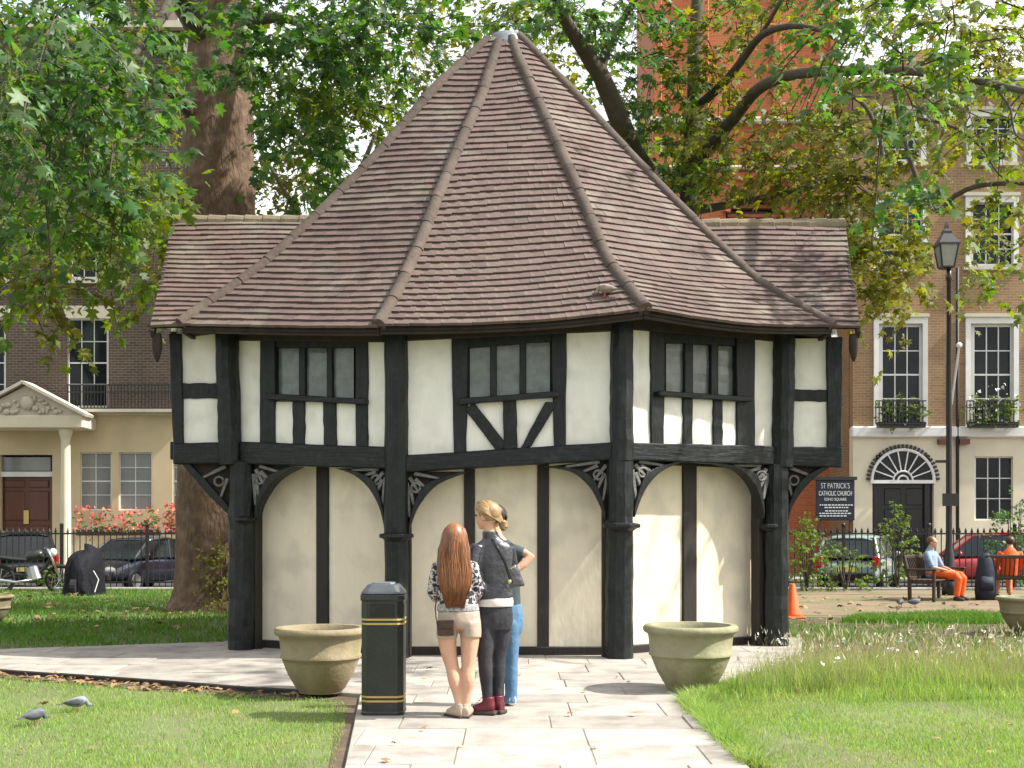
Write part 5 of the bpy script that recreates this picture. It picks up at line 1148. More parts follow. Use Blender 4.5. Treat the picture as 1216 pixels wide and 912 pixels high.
# ---- park benches
M['bench'] = mat('bench', (.032, .020, .014), (.06, .038, .026), rough=.55, scale=5, stretch=(.4, 3, 3), bump=.3)
def bench(px, Y, rot, label, L=1.6):
    t = thing('park_bench', label, 'bench', (0, 0, 0))       # sitter faces local -Y
    for k in range(5): mb = MB(); y = -.24+k*.11; mb.box(-L/2, L/2, y-.045, y+.045, .42, .45); mb.build('seat_slat', M['bench'], t, bevel=.006)
    n = int(L/.085)
    for k in range(n): mb = MB(); x = -L/2+.06+k*(L-.12)/(n-1); mb.bar((x, .245, .47), (x, .36, .88), .05, .016, up=Vector((1, 0, 0))); mb.build('back_slat', M['bench'], t)
    for z, y in ((.47, .25), (.90, .365)): mb = MB(); mb.bar((-L/2, y, z), (L/2, y, z), .04, .075); mb.build('back_rail', M['bench'], t, bevel=.01)
    for x in (-L/2+.03, L/2-.03):
        mb = MB(); mb.bar((x, .25, 0), (x, .26, .45), .06, .07); mb.bar((x, .26, .45), (x, .38, .94), .06, .06); mb.build('leg', M['bench'], t, bevel=.008)
        mb = MB(); mb.box(x-.03, x+.03, -.28, -.22, 0, .63); mb.build('leg', M['bench'], t, bevel=.008)
        mb = MB(); mb.box(x-.04, x+.04, -.32, .32, .63, .67); mb.build('armrest', M['bench'], t, bevel=.012)
        mb = MB(); mb.box(x-.02, x+.02, -.25, .28, .36, .42); mb.build('side_rail', M['bench'], t)
    t.location = ((px-CX)*Y/F, Y, .004); t.rotation_euler = (0, 0, rot); return t
B1 = (1112, 26.2, math.radians(50)); B2 = (1213, 26.4, math.radians(172))
bench(*B1, 'dark wooden park bench holding the person in orange trousers'); bench(*B2, 'dark slatted park bench seen from behind holding the person in orange top')

# ---- pigeons
M['pig_grey'] = mat('pig_grey', (.07, .08, .095), (.15, .165, .19), rough=.7, scale=12); M['pig_dark'] = mat('pig_dark', (.045, .05, .06), (.09, .095, .105), rough=.6, scale=14); M['pig_pale'] = mat('pig_pale', (.15, .16, .18), (.26, .275, .29), rough=.7, scale=12); M['pig_leg'] = mat('pig_leg', (.45, .12, .1), rough=.6); M['pig_brown'] = mat('pig_brown', (.2, .15, .12), (.33, .29, .25), rough=.7, scale=14)
def pigeon(loc, rot, label, peck=False, m='pig_grey', sc=1.0):
    t = thing('pigeon', label, 'pigeon', (0, 0, 0))
    hd = Vector((.16, 0, .10)) if peck else Vector((.135, 0, .245)); mb = MB()
    mb.tube([(-.17, 0, .13), (-.12, 0, .135), (-.05, 0, .14), (.03, 0, .15), (.085, 0, .165), (.115, 0, .185 if not peck else .15), hd-Vector((.01, 0, .02))], [(.02, .012), (.045, .04), (.072, .068), (.075, .072), (.062, .06), (.036, .036), (.024, .024)], n=14, axis=(0, 1, 0))
    mb.ball(hd, (.034, .028, .028), 12, 8); mb.build('body', M[m], t, smooth=True, remesh=.007)
    mb = MB(); b = hd+Vector((.03, 0, -.004)); mb.tube([b, b+Vector((.03, 0, -.012 if not peck else -.025))], [.009, .002], n=6); mb.build('beak', M['pig_dark'], t)
    for s in (-1, 1):
        mb = MB(); mb.tube([(.07, s*.062, .165), (.0, s*.074, .155), (-.09, s*.055, .145), (-.19, s*.018, .135)], [(.02, .008), (.045, .012), (.035, .01), (.008, .004)], n=10, axis=(0, 0, 1)); mb.build('wing', M['pig_dark' if m != 'pig_brown' else m], t, smooth=True)
        mb = MB(); mb.tube([(.01, s*.03, .10), (.015, s*.03, .01)], .006, n=6); mb.build('leg', M['pig_leg'], t)
        for a in (-.5, 0, .5): mb = MB(); mb.tube([(.015, s*.03, .008), (.015+.04*math.cos(a), s*.03+.04*math.sin(a), .004)], .004, n=5); mb.build('toe', M['pig_leg'], t)
    mb = MB(); mb.prism([(-.14, -.03, .138), (-.14, .03, .138), (-.27, .038, .122), (-.27, -.038, .122)], [(-.14, -.03, .128), (-.14, .03, .128), (-.27, .038, .116), (-.27, -.038, .116)]); mb.build('tail', M['pig_dark'], t, bevel=.004)
    t.location = loc; t.rotation_euler = (0, 0, rot); t.scale = (sc,)*3; return t
pigeon(G(42, 862, .0), math.radians(58), 'dark grey pigeon pecking with head down on the left lawn', True, 'pig_grey', .6); pigeon(G(92, 846, .0), math.radians(20), 'pale grey pigeon feeding further up the left lawn', True, 'pig_pale', .6)
pigeon(G(1069, 722, .005), math.radians(70), 'dark pigeon on the sandy path before the benches', True, 'pig_dark', .8); pigeon(G(1086, 722, .005), math.radians(10), 'grey pigeon on the sandy path beside a darker pigeon', False, 'pig_grey', .8)
Sr = S_main(1); pp = Sr(.885, .045); pigeon(pp+Vector((0, -.02, .03)), math.radians(160), 'brown pigeon resting on the hut roof tiles by the hip', True, 'pig_brown', .72)

# ================================================================== PEOPLE
M['skin'] = mat('skin', (.56, .345, .235), (.47, .265, .175), rough=.55, scale=9, spec=.3, c3=(.52, .25, .18), c3scale=7, c3amt=.5, bump=.1, bscale=60)
M['hair_auburn'] = mat('hair_auburn', (.13, .048, .018), (.25, .10, .035), rough=.42, scale=9, stretch=(5, 5, .3), island=.35, spec=.5)
M['hair_blond'] = mat('hair_blond', (.24, .145, .065), (.40, .28, .14), rough=.45, scale=9, island=.3, stretch=(4, 4, 4))
M['hair_brown'] = mat('hair_brown', (.10, .055, .03), (.15, .085, .045), rough=.5, scale=9); M['hair_dark'] = mat('hair_dark', (.03, .018, .012), (.055, .035, .022), rough=.45, scale=9, island=.3)
M['leather'] = mat('leather', (.022, .022, .028), (.045, .045, .055), rough=.34, scale=7, bump=.5, bscale=16, spec=.6, bdist=.028)
M['jean_black'] = mat('jean_black', (.016, .016, .02), (.034, .034, .04), rough=.8, scale=9, bump=.4, bscale=18, bdist=.028); M['jean_blue'] = mat('jean_blue', (.05, .12, .22), (.10, .20, .32), rough=.85, scale=7, bump=.4, bscale=18, bdist=.028)
M['shorts'] = mat('shorts', (.42, .34, .28), (.33, .26, .21), rough=.8, scale=8, bump=.4, bscale=12, bdist=.028); M['boot_beige'] = mat('boot_beige', (.40, .31, .24), (.33, .25, .19), rough=.7, scale=9); M['boot_maroon'] = mat('boot_maroon', (.13, .016, .028), (.08, .011, .02), rough=.35, scale=9)
M['cotton'] = mat('cotton', (.66, .62, .58), (.56, .52, .5), rough=.85, scale=9, bump=.3, bscale=14, bdist=.028); M['teal'] = mat('teal', (.03, .05, .055), (.05, .075, .08), rough=.8, scale=7); M['sole'] = mat('sole', (.05, .035, .03), rough=.8)
M['blue_shirt'] = mat('blue_shirt', (.16, .24, .34), (.24, .33, .43), rough=.85, scale=6, bump=.3, bscale=10, bdist=.028); M['hi_vis'] = mat('hi_vis', (.85, .13, .02), (.75, .10, .015), rough=.7, scale=5, bump=.3, bscale=8, bdist=.028)
def floral():
    m = mat('floral', (.02, .02, .024), (.03, .03, .035), rough=.8); N, L = m.node_tree.nodes, m.node_tree.links
    v = N.new('ShaderNodeTexNoise'); v.inputs['Scale'].default_value = 30; v.inputs['Detail'].default_value = 3; v.inputs['Distortion'].default_value = 1.2; tc = N.new('ShaderNodeTexCoord'); L.new(tc.outputs['Object'], v.inputs['Vector'])
    cr = N.new('ShaderNodeValToRGB'); e = cr.color_ramp.elements; e[0].color = (.018, .019, .026, 1); e[0].position = .48; e[1].color = (.55, .54, .53, 1); e[1].position = .56; k = cr.color_ramp.elements.new(.64); k.color = (.40, .26, .26, 1)
    L.new(v.outputs[0], cr.inputs[0]); L.new(cr.outputs[0], N['Principled BSDF'].inputs['Base Color']); return m
M['floral'] = floral(); M['floral_pale'] = mat('floral_pale', (.45, .44, .43), (.10, .10, .11), rough=.8, scale=60)
class Fig:
    """figure laid out joint by joint: (photo column, photo row, depth offset m, half-width px, half-depth px)"""
    def __init__(s, Y): s.Y = Y; s.k = Y/F
    def p(s, j): return P(j[0], j[1], s.Y)+Vector((0, j[2], 0))
    def loft(s, mb, js, axis=(1, 0, 0), n=16):
        q = []; m_ = len(js)
        js = [tuple(j) if len(j) == 5 else (*j, j[3]) for j in js]
        for i in range(m_-1):
            p0, p1, p2, p3 = [np.array(js[max(0, min(m_-1, k))], float) for k in (i-1, i, i+1, i+2)]
            for t in (0, .34, .67): q.append(.5*((2*p1)+(-p0+p2)*t+(2*p0-5*p1+4*p2-p3)*t*t+(-p0+3*p1-3*p2+p3)*t**3))
        q.append(np.array(js[-1], float))
        mb.tube([s.p(a) for a in q], [(max(a[3], .5)*s.k, max(a[4], .5)*s.k) for a in q], n=n, axis=axis)
def hand(mb, w, d, palm, k=1.0, curl=.5, side=1):
    """wrist point, direction of the fingers, palm normal"""
    w, d, palm = Vector(w), Vector(d).normalized(), Vector(palm).normalized(); s = d.cross(palm).normalized()*side
    mb.tube([w, w+d*.04*k, w+d*.085*k], [(.022*k, .014*k), (.036*k, .015*k), (.036*k, .012*k)], n=10, axis=s)
    for i, (o, l) in enumerate(((-.027, .066), (-.009, .076), (.009, .071), (.026, .056))):
        b = w+d*.078*k+s*o*k; a = b+(d+palm*curl*.4).normalized()*l*.42*k; c = a+(d*(1-curl*.5)+palm*curl).normalized()*l*.34*k; e = c+(d*(1-curl)+palm*curl*1.3).normalized()*l*.26*k
        mb.tube([b, a, c, e], [.0095*k, .0088*k, .0078*k, .0055*k], n=8)
    b = w+d*.03*k-s*.03*k; mb.tube([b, b+(d*.6-s*.8).normalized()*.032*k, b+(d*.6-s*.8).normalized()*.032*k+(d*.9-s*.1+palm*.4).normalized()*.034*k], [.013*k, .0105*k, .007*k], n=8)
def head(mb, c, fwd, k=1.0):
    """skull, jaw, nose, ears; fwd = facing direction"""
    c, f = Vector(c), Vector(fwd).normalized(); u = Vector((0, 0, 1)); s = f.cross(u).normalized()
    def blob(o, r, n=14, m=10):
        o0 = len(mb.v); mb.ball((0, 0, 0), r, n, m)
        for i in range(o0, len(mb.v)): v = mb.v[i]; mb.v[i] = c+o+s*v.x+f*v.y+u*v.z
    blob(u*.022*k-f*.012*k, (.073*k, .09*k, .088*k)); blob(f*.018*k-u*.035*k, (.055*k, .068*k, .07*k)); blob(f*.05*k-u*.085*k, (.026*k, .028*k, .022*k))
    blob(f*.092*k-u*.022*k, (.011*k, .018*k, .02*k), 8, 6); blob(f*.082*k+u*.008*k, (.04*k, .012*k, .012*k), 8, 6); blob(f*.083*k-u*.058*k, (.022*k, .012*k, .01*k), 8, 6)
    for q in (-1, 1): blob(s*q*.073*k-u*.012*k-f*.008*k, (.010*k, .02*k, .03*k), 8, 6)
def eyes(parent, c, fwd, k=1.0):
    c, f = Vector(c), Vector(fwd).normalized(); s = f.cross(Vector((0, 0, 1))).normalized()
    for q in (-1, 1): mb = MB(); mb.ball(c+f*.084*k+s*q*.03*k, (.011*k, .011*k, .008*k), 8, 6); mb.build('eye', M['hair_dark'], parent, smooth=True)
def foot(fig, ankle, toe, zg, r=.042, h=.09):
    a, t_ = Vector(ankle), Vector(toe); d = Vector((t_.x-a.x, t_.y-a.y, 0)); L = d.length; d.normalize(); g = Vector((a.x, a.y, zg)); mb = MB(); s = Vector((-d.y, d.x, 0))
    mb.tube([g-d*.05+Vector((0, 0, .045)), g+Vector((0, 0, .05)), g+d*L*.45+Vector((0, 0, .044)), g+d*L*.8+Vector((0, 0, .034)), g+d*L+Vector((0, 0, .026))], [(r*.8, .045), (r, .05), (r*1.05, .042), (r*1.02, .032), (r*.55, .02)], n=14, axis=s)
    return mb
SW = dict(smooth=True)
# ---- girl with long auburn hair
g = Fig(9.9); gb = Vector((g.p((545, 853, 0)).x, 9.9, ZP-.003)); t = thing('person', 'person with long auburn hair in floral top, pale shorts and beige ankle boots', 'person', gb)
mb = MB()
for js in ([(532, 738, 0, 13, 14), (531, 757, 0, 11.4, 13), (533, 775, 0, 9.6, 11), (537, 792, 0, 8, 8.5), (540, 807, -.01, 8.2, 9.8), (543, 823, 0, 6, 6.8), (546, 838, 0, 5, 5.6), (546, 847, 0, 5, 5.6)], [(557, 738, 0, 13, 14), (558, 757, 0, 11.6, 13), (557, 775, 0, 9.8, 11), (556, 792, 0, 8.2, 8.6), (556, 807, -.01, 8.3, 9.8), (554, 823, 0, 6, 6.8), (553, 838, 0, 5, 5.6), (553, 847, 0, 5, 5.6)],
           [(545, 746, 0, 22, 14), (545, 728, 0, 23, 15), (544, 712, 0, 18, 12), (542, 695, 0, 17, 12), (541, 680, 0, 20, 12), (540, 668, 0, 21, 10), (540, 660, 0, 12, 8), (540, 652, 0, 6.5, 7), (540, 640, .02, 6.5, 7)]): g.loft(mb, js)
for sx, sgn in ((519, -1), (562, 1)):
    sh, el, wr = (sx, 671, 0), (sx+sgn*3, 703, .03), (sx-sgn*10, 716, .24)
    mb.tube([g.p(sh), (g.p(sh)+g.p(el))/2, g.p(el), (g.p(el)+g.p(wr))/2, g.p(wr)], [.046, .043, .036, .034, .025], n=12); hand(mb, g.p(wr), (-.3*sgn, 1, -.1), (-sgn, 0, -.2), .95, .6, sgn)
hc = g.p((540, 640, .02)); head(mb, hc, (-.25, 1, .12), .98); body = mb.build('body', M['skin'], t, smooth=True, remesh=.009); eyes(t, hc, (-.25, 1, .12))
mb = MB(); g.loft(mb, [(544, 728, 0, 24.5, 16), (544, 720, 0, 23, 15.5), (543, 710, 0, 21, 14), (542, 695, 0, 20, 14), (541, 680, 0, 23, 14), (540, 669, 0, 24, 12), (540, 661, 0, 14, 9.5), (540, 656, 0, 9, 8.5)])
for sx, sgn in ((519, -1), (562, 1)): mb.tube([g.p((sx-sgn*3, 669, 0)), g.p((sx+sgn*1, 685, .01)), g.p((sx+sgn*4, 704, .03)), g.p((sx+sgn*1, 710, .09))], [.055, .058, .055, .05], n=14)
mb.build('top', M['floral'], t, smooth=True, remesh=.01)
mb = MB(); g.loft(mb, [(544, 725, 0, 25.2, 16.5), (544, 721, 0, 24.8, 16.3), (544, 717, 0, 23.6, 15.6)]); mb.build('waistband', M['floral_pale'], t, smooth=True)
mb = MB(); g.loft(mb, [(545, 745, 0, 23, 15), (545, 736, 0, 25.6, 17), (545, 725, 0, 24.4, 16.2)]); g.loft(mb, [(532, 738, 0, 13, 16), (531, 748, 0, 12.8, 15.6), (530.5, 758, 0, 12.6, 15)]); g.loft(mb, [(558, 738, 0, 13, 16), (559, 748, 0, 12.8, 15.6), (559, 757, 0, 12.6, 15)]); mb.build('shorts', M['shorts'], t, smooth=True, remesh=.01)
for a, toe in (((546, 846, 0), (531, 850, .12)), ((553, 846, 0), (557, 850, .2))):
    A, T_o = g.p(a), g.p(toe); mb = foot(g, A, T_o, ZP); mb.tube([A+Vector((0, 0, .075)), A+Vector((0, 0, .02)), Vector((A.x, A.y, ZP+.04))], [.043, .042, .04], n=14); bt = mb.build('ankle_boot', M['boot_beige'], t, smooth=True, remesh=.008)
    d = (T_o-A); d.z = 0; d.normalize(); mb = MB(); c = Vector((A.x, A.y, ZP)); mb.bar(c-d*.05+Vector((0, 0, .008)), c+d*.17+Vector((0, 0, .008)), .075, .016); mb.build('sole', M['sole'], bt, bevel=.004)
mb = MB(); g.loft(mb, [(540, 623, .01, 5, 6), (540, 627, .0, 11, 12.5), (540, 636, -.012, 14.5, 15.5), (539.5, 648, -.035, 15.5, 13), (539, 660, -.06, 16, 8.5), (540, 676, -.085, 17, 6), (541, 692, -.095, 16, 5), (541, 706, -.10, 13, 4), (541, 716, -.10, 9, 2.5)], n=24)
hv = mb.build('hair', M['hair_auburn'], t, smooth=True); mb = MB(); rr = random.Random(11)
HR = np.array([(540, 622.4, .01, 3, 4), (540, 624, .005, 8, 9.5), (540, 627, .0, 11.4, 13), (540, 636, -.012, 14.8, 15.8), (539.5, 648, -.035, 15.8, 13.4), (539, 660, -.06, 16.4, 9), (540, 676, -.085, 17.4, 6.6), (541, 692, -.095, 16.4, 5.6), (541, 706, -.10, 13.4, 4.6), (541, 718, -.10, 10, 3)])
for k in range(900):
    ph = rr.uniform(-1.5, 1.5); ye = rr.uniform(704, 722); pts = []; wv = rr.uniform(0, 6.28); am = rr.uniform(.2, 1.6)
    for y_ in (622.6, 624.5, 628, 634, 642, 652, 664, 678, 692, ye):
        r5 = [np.interp(y_, HR[:, 1], HR[:, q]) for q in range(5)]; p2 = ph+.05*math.sin(y_*.12+wv); f_ = 1+rr.uniform(.0, .05)+(.10 if k % 9 == 0 and y_ > 645 else 0)
        pts.append(g.p((r5[0]+r5[3]*f_*math.sin(p2)+am*math.sin(y_*.09+wv)*min(1, max(0, (y_-640)/40)), y_, r5[2]-r5[4]*g.k*f_*math.cos(p2))))
    mb.tube(pts, [.0015, .0026, .0032, .0036, .004, .004, .004, .004, .0035, .001], n=4)
mb.build('hair_strands', M['hair_auburn'], hv, smooth=True, kind='stuff')
hb = g.p((531, 746, -.14)); t = thing('hip_bag', 'small brown leather bag worn on the hip over pale shorts', 'bag', hb); M['brown_leather'] = mat('brown_leather', (.035, .019, .014), (.07, .036, .024), rough=.42, scale=9, bump=.4, bscale=14)
q = [g.p(j_) for j_ in ((519.5, 736, -.075), (540, 735, -.12), (541, 753, -.12), (520.5, 754, -.075))]; mb = MB(); mb.prism([p_+Vector((0, -.045, 0)) for p_ in q], [p_+Vector((0, .02, 0)) for p_ in q]); mb.build('bag_body', M['brown_leather'], t, bevel=.014, bseg=3)
q = [g.p(j_) for j_ in ((519, 735, -.08), (540.5, 734, -.125), (540, 744, -.127), (520, 745, -.082))]; mb = MB(); mb.prism([p_+Vector((0, -.052, 0)) for p_ in q], [p_+Vector((0, -.04, 0)) for p_ in q]); mb.build('flap', M['brown_leather'], t, bevel=.005)
mb = MB(); mb.tube([g.p(j_) for j_ in ((519, 735, -.1), (517, 722, -.02), (520, 700, .0), (524, 680, .06))], [(.007, .003)]*4, n=6); mb.build('strap', M['brown_leather'], t)
# ---- woman in leather jacket
w = Fig(10.05); wb_ = Vector((w.p((585, 850, 0)).x, 10.05, ZP-.003)); t = thing('person', 'person with tied-back blond hair in black leather jacket, black jeans and maroon boots', 'person', wb_)
mb = MB(); hf = (-.85, .5, .08); hc = w.p((578, 613, 0)); head(mb, hc, hf, 1.02)
w.loft(mb, [(586, 700, 0, 15, 10), (585, 670, 0, 17, 10), (584, 650, 0, 16, 8), (583, 640, 0, 9, 7.5), (582, 632, 0, 7.5, 7.5), (580, 622, 0, 7.5, 7.5)])
hand(mb, w.p((577, 702, .02)), (.6, .5, -.6), (.1, 1, 0), .9, .4); w.loft(mb, [(566, 690, -.05, 5.5), (577, 702, .02, 4)])
mb.build('body', M['skin'], t, smooth=True, remesh=.009); eyes(t, hc, hf)
mb = MB(); w.loft(mb, [(588, 712, 0, 22, 15), (587, 700, 0, 21.5, 14.5), (586, 682, 0, 21.5, 14), (585, 664, 0, 24, 13.5), (584, 651, 0, 23.5, 12), (583.5, 645, 0, 19, 10.5), (583, 640, 0, 11.5, 9), (582, 635, 0, 9.4, 8.6), (582, 631, 0, 9.6, 8.8)])
mb.tube([w.p(j) for j in ((568, 648, -.02), (563, 662, -.05), (561, 677, -.07), (564, 691, -.09), (573, 703, -.13))], [.062, .066, .06, .056, .044], n=14); mb.tube([w.p(j) for j in ((603, 648, .04), (606, 668, .10), (600, 690, .2), (590, 700, .28))], [.06, .06, .055, .042], n=14)
mb.build('leather_jacket', M['leather'], t, smooth=True, remesh=.01)
mb = MB(); w.loft(mb, [(588, 720, 0, 21.2, 14.8), (588, 714, 0, 21.6, 15.2), (588, 708, 0, 20.5, 14.4)]); mb.build('shirt_hem', M['cotton'], t, smooth=True)
mb = MB(); w.loft(mb, [(588, 748, 0, 19, 13.5), (588, 735, 0, 21.5, 15), (588, 718, 0, 19.5, 13.6)]); w.loft(mb, [(579, 733, 0, 12, 13), (577, 757, -.02, 11, 11.8), (576, 780, -.03, 8.8, 9.3), (577, 800, -.02, 8.2, 9.4), (578, 818, 0, 6.6, 7.2), (579, 834, 0, 6, 6.5)]); w.loft(mb, [(597, 733, .03, 12, 13), (595, 757, .05, 11, 11.8), (592, 780, .06, 8.8, 9.3), (592, 800, .07, 8.2, 9.4), (591, 818, .08, 6.6, 7.2), (591, 834, .08, 6, 6.5)])
mb.build('jeans', M['jean_black'], t, smooth=True, remesh=.01)
for a, toe in (((580, 842, 0), (561, 848, .03)), ((591, 842, .08), (574, 848, .16))):
    A, T_o = w.p(a), w.p(toe); mb = foot(w, A, T_o, ZP+.012, .047); mb.tube([A+Vector((0, 0, .10)), A+Vector((0, 0, .03)), Vector((A.x, A.y, ZP+.05))], [.05, .049, .046], n=14); bt = mb.build('lace_up_boot', M['boot_maroon'], t, smooth=True, remesh=.008)
    d = (T_o-A); d.z = 0; d.normalize(); c = Vector((A.x, A.y, ZP)); mb = MB(); mb.bar(c-d*.065+Vector((0, 0, .016)), c+d*.145+Vector((0, 0, .016)), .1, .032); mb.build('sole', M['sole'], bt, bevel=.012, bseg=2)
    for k in range(4): s = d.cross(Vector((0, 0, 1))); q = c+d*(.035+k*.02)+Vector((0, 0, .15-k*.02)); mb = MB(); mb.tube([q-s*.03, q+d*.008, q+s*.03], .004, n=5); mb.build('lace', M['cotton'], bt)
mb = MB(); f = Vector(hf).normalized(); u = Vector((0, 0, 1)); s = f.cross(u).normalized(); rr = random.Random(4)
mb.ball(hc-f*.028+u*.034, (.092, .086, .088), 20, 14); hv = mb.build('hair', M['hair_blond'], t, smooth=True); mb = MB()
bun = w.p((598, 624, -.01))
for k in range(340):
    a = rr.uniform(-1.5, 1.5); st = hc+f*rr.uniform(.02, .065)+u*(.03+.09*math.cos(a))+s*.088*math.sin(a); md = hc-f*.06+u*(.02+.085*math.cos(a))*.9+s*.1*math.sin(a); mb.tube([st, (st+md)/2+(u*math.cos(a)+s*math.sin(a))*.022, md, md.lerp(bun, .6)-f*.01, bun], [.0015, .003, .0038, .0036, .003], n=4)
for k in range(120):
    a = rr.uniform(0, 6.28); b = rr.uniform(0, 3.14); v = Vector((math.cos(a)*math.sin(b), math.sin(a)*math.sin(b), math.cos(b)))*.036; v2 = Vector((math.cos(a+1.3)*math.sin(b), math.sin(a+1.3)*math.sin(b), math.cos(b)))*.04; mb.tube([bun+v, bun+(v+v2)*.56, bun+v2], [.002, .0045, .0015], n=4)
mb.build('hair_strands', M['hair_blond'], hv, smooth=True, kind='stuff'); mb = MB(); mb.ball(bun, (.036, .034, .036)); mb.build('hair_bun', M['hair_blond'], hv, smooth=True)
# ---- shoulder bag
bb = w.p((614, 686, -.02)); t = thing('shoulder_bag', 'black shoulder bag hanging by a thin strap on the leather jacket', 'bag', bb)
q = [w.p(j) for j in ((603, 674, .0), (613, 669, .04), (624, 696, .04), (604, 698, .0))]; mb = MB(); mb.prism([p_+Vector((0, -.05, 0)) for p_ in q], [p_+Vector((0, .05, 0)) for p_ in q]); mb.build('bag_body', M['leather'], t, bevel=.02, bseg=3)
mb = MB(); mb.tube([w.p(j) for j in ((584, 640, -.10), (592, 652, -.128), (600, 668, -.12), (605, 684, -.09), (608, 692, -.07))], [(.012, .004)]*5, n=8, axis=(1, 0, 0)); mb.build('strap', M['door_black'], t, smooth=True)
mb = MB(); mb.ball(w.p((605, 690, -.10)), .018, 8, 6); mb.build('buckle', M['brass'], t, smooth=True)
# ---- third person behind, blue jeans
c = Fig(10.6); cb_ = Vector((c.p((604, 838, 0)).x, 10.6, ZP-.003)); t = thing('person', 'person in blue jeans and pale sleeve with bent elbow, half hidden by the leather jacket', 'person', cb_)
mb = MB(); hc = c.p((586.5, 615, .02)); hf = (-.5, .85, .05); head(mb, hc, hf, 1.0)
c.loft(mb, [(600, 715, 0, 15, 10), (599, 680, 0, 16, 10), (598, 656, 0, 17, 9), (595, 646, 0, 9, 7), (590, 637, 0, 7, 7), (587, 627, 0, 7, 7)])
wr = c.p((610, 679, -.12)); mb.tube([c.p((607, 652, 0)), c.p((620, 656, -.03)), c.p((630, 661, -.06)), c.p((621, 670, -.09)), wr], [.048, .044, .04, .036, .026], n=12); hand(mb, wr, (-1, -.1, -.5), (0, 1, 0), .95, .7)
c.loft(mb, [(580, 652, .05, 7), (577, 690, .12, 5.5), (590, 700, .28, 4)]); hand(mb, c.p((590, 700, .28)), (.6, .8, 0), (0, 0, -1), .95, .5)
mb.build('body', M['skin'], t, smooth=True, remesh=.009); eyes(t, hc, hf)
mb = MB(); c.loft(mb, [(601, 724, 0, 18, 13), (600, 705, 0, 18, 12.5), (599, 680, 0, 19, 12.5), (598, 660, 0, 21, 12), (597, 650, 0, 15, 9.5), (596, 642, 0, 9, 8)]); mb.tube([c.p((606, 653, 0)), c.p((614, 655, -.02)), c.p((622, 658, -.035))], [.058, .056, .052], n=14); mb.tube([c.p((583, 654, .04)), c.p((578, 676, .09))], [.058, .05], n=14); mb.build('shirt', M['teal'], t, smooth=True, remesh=.01)
mb = MB(); c.loft(mb, [(602, 752, 0, 18, 13), (602, 736, 0, 20, 14), (601, 718, 0, 18.5, 13)]); c.loft(mb, [(606, 738, -.02, 11.5, 12.5), (607, 762, -.02, 10, 11), (607, 785, -.02, 8.2, 9), (607, 805, -.02, 8, 9), (607, 826, -.02, 7.4, 8), (607, 834, -.02, 7.6, 8.2)]); c.loft(mb, [(593, 738, .02, 11.5, 12.5), (592, 762, .03, 10, 11), (591, 785, .04, 8.2, 9), (591, 805, .04, 8, 9), (591, 834, .04, 7.4, 8)]); mb.build('jeans', M['jean_blue'], t, smooth=True, remesh=.01)
for a, toe in (((607, 832, -.02), (600, 836, .14)), ((591, 832, .04), (584, 836, .2))):
    mb = foot(c, c.p(a), c.p(toe), ZP, .043); mb.build('trainer', M['cotton'], t, smooth=True, remesh=.008)
mb = MB(); f = Vector(hf).normalized(); mb.ball(hc-f*.026+u*.032, (.09, .088, .088), 18, 12); hv = mb.build('hair', M['hair_dark'], t, smooth=True); mb = MB()
for k in range(60): a = rr.uniform(-1.5, 1.5); s = f.cross(u).normalized(); st = hc+f*.04+u*(.03+.088*math.cos(a))+s*.086*math.sin(a); md = hc-f*.09+u*(.0+.05*math.cos(a))+s*.075*math.sin(a); mb.tube([st, (st+md)/2+(u*math.cos(a)+s*math.sin(a))*.03, md, md-u*.03+f*.02], [.004, .007, .007, .005], n=5)
mb.build('hair_strands', M['hair_dark'], hv, smooth=True, kind='stuff')
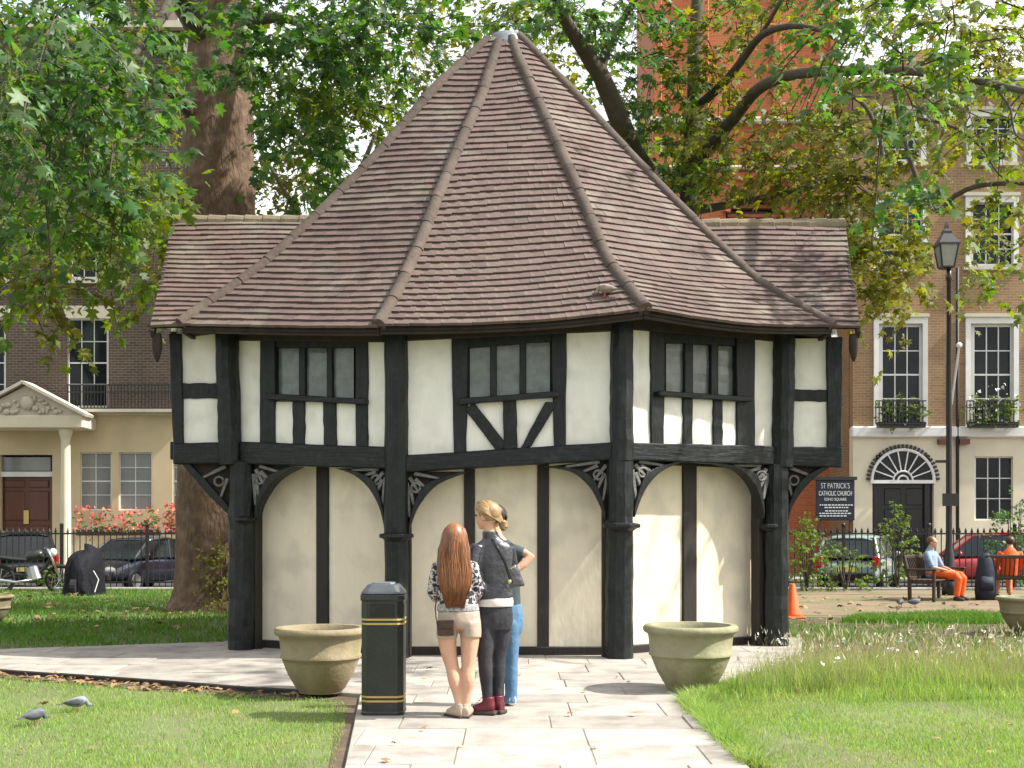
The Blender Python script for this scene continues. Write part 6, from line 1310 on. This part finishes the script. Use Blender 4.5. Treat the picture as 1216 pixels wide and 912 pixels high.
# ---- two people sitting on the benches (local: facing -Y, seat at .45)
def sitter(px, Y, rot, label, top, legs, hairm, lean=0.0, arm='lap', dx=0):
    t = thing('person', label, 'person', (0, 0, 0)); mb = MB(); head(mb, (0, .06+lean, 1.20), (0, -1, -.05), 1.05)
    mb.tube([(0, .08, .5), (0, .1, .7), (0, .12+lean*.6, .92), (0, .12+lean, 1.02), (0, .1+lean, 1.10), (0, .07+lean, 1.17)], [(.15, .1), (.145, .1), (.17, .1), (.10, .07), (.052, .052), (.052, .052)], n=14, axis=(1, 0, 0))
    for s in (-1, 1):
        wr = Vector((s*.12, -.26, .62)); el = Vector((s*.25, -.02, .68)); mb.tube([(s*.18, .12+lean, .97), (s*.23, .06, .82), el, (el+wr)/2, wr], [.055, .05, .042, .038, .028], n=10); hand(mb, wr, (-s*.4, -1, -.2), (0, 0, -1), 1.0, .5, s)
        mb.tube([(s*.1, .0, .52), (s*.11, -.45, .50), (s*.12, -.47, .3), (s*.12, -.44, .1)], [.07, .06, .05, .04], n=10)
    mb.build('body', M['skin'], t, smooth=True, remesh=.013); eyes(t, (0, .06+lean, 1.20), (0, -1, -.05), 1.05)
    mb = MB(); mb.tube([(0, .09, .47), (0, .1, .6), (0, .11, .75), (0, .12+lean*.6, .92), (0, .12+lean, 1.02), (0, .1+lean, 1.08)], [(.175, .13), (.17, .125), (.175, .125), (.2, .125), (.12, .085), (.07, .065)], n=14, axis=(1, 0, 0))
    for s in (-1, 1): mb.tube([(s*.17, .12+lean, .98), (s*.235, .06, .83), (s*.25, -.01, .69)] + ([(s*.19, -.14, .65)] if top == 'hi_vis' else []), [.075, .066, .06, .05][:3 + (top == 'hi_vis')], n=12)
    mb.build('shirt', M[top], t, smooth=True, remesh=.014)
    mb = MB(); mb.tube([(0, .16, .55), (0, .05, .54), (0, -.08, .54)], [(.17, .09), (.185, .095), (.16, .085)], n=14, axis=(1, 0, 0))
    for s in (-1, 1): mb.tube([(s*.09, .02, .54), (s*.11, -.25, .535), (s*.12, -.47, .52), (s*.125, -.52, .46), (s*.125, -.5, .3), (s*.125, -.47, .1)], [.095, .088, .08, .074, .066, .06], n=12)
    mb.build('trousers', M[legs], t, smooth=True, remesh=.014)
    for s in (-1, 1): mb = foot(None, (s*.125, -.46, .08), (s*.14, -.64, .03), 0.0, .045); mb.build('shoe', M['sole'], t, smooth=True, remesh=.011)
    mb = MB(); mb.ball((0, .092+lean, 1.232), (.092, .095, .095), 16, 12); mb.build('hair', M[hairm], t, smooth=True)
    off_ = Matrix.Rotation(rot, 3, 'Z')@Vector((dx, 0, 0)); t.location = ((px-CX)*Y/F+off_.x, Y+off_.y, .006); t.rotation_euler = (0, 0, rot)
sitter(*B1, 'person in pale blue shirt and orange work trousers sitting sideways on bench', 'blue_shirt', 'hi_vis', 'hair_brown', .02); sitter(*B2, 'person in orange high-visibility top sitting with back turned on bench', 'hi_vis', 'hi_vis', 'hair_dark', 0, dx=.25)
# dark coat over the end of the bench
tb = Vector(((1170-CX)*26.2/F, 26.2, .006)); t = thing('rucksack', 'dark navy rucksack propped at the end of the bench', 'bag', tb); M['navy_cloth'] = mat('navy_cloth', (.007, .010, .024), (.013, .018, .036), rough=.7, scale=6, bump=.5, bscale=9)
mb = MB(); mb.tube([tb, tb+Vector((0, 0, .2)), tb+Vector((.01, 0, .55)), tb+Vector((.02, 0, .85)), tb+Vector((.02, 0, .98))], [(.2, .13), (.22, .16), (.21, .15), (.16, .11), (.05, .04)], n=16, axis=(1, 0, 0)); mb.build('sack', M['navy_cloth'], t, smooth=True)
mb = MB(); mb.tube([tb+Vector((-.02, -.13, .2)), tb+Vector((-.02, -.17, .35)), tb+Vector((0, -.12, .5))], [(.14, .03), (.15, .06), (.12, .02)], n=12, axis=(1, 0, 0)); mb.build('pocket', M['navy_cloth'], t, smooth=True)
mb = MB(); mb.tube([tb+Vector((-.04, 0, .93)), tb+Vector((.02, 0, 1.05)), tb+Vector((.08, 0, .93))], .013, n=6); mb.build('strap', M['door_black'], t, smooth=True)
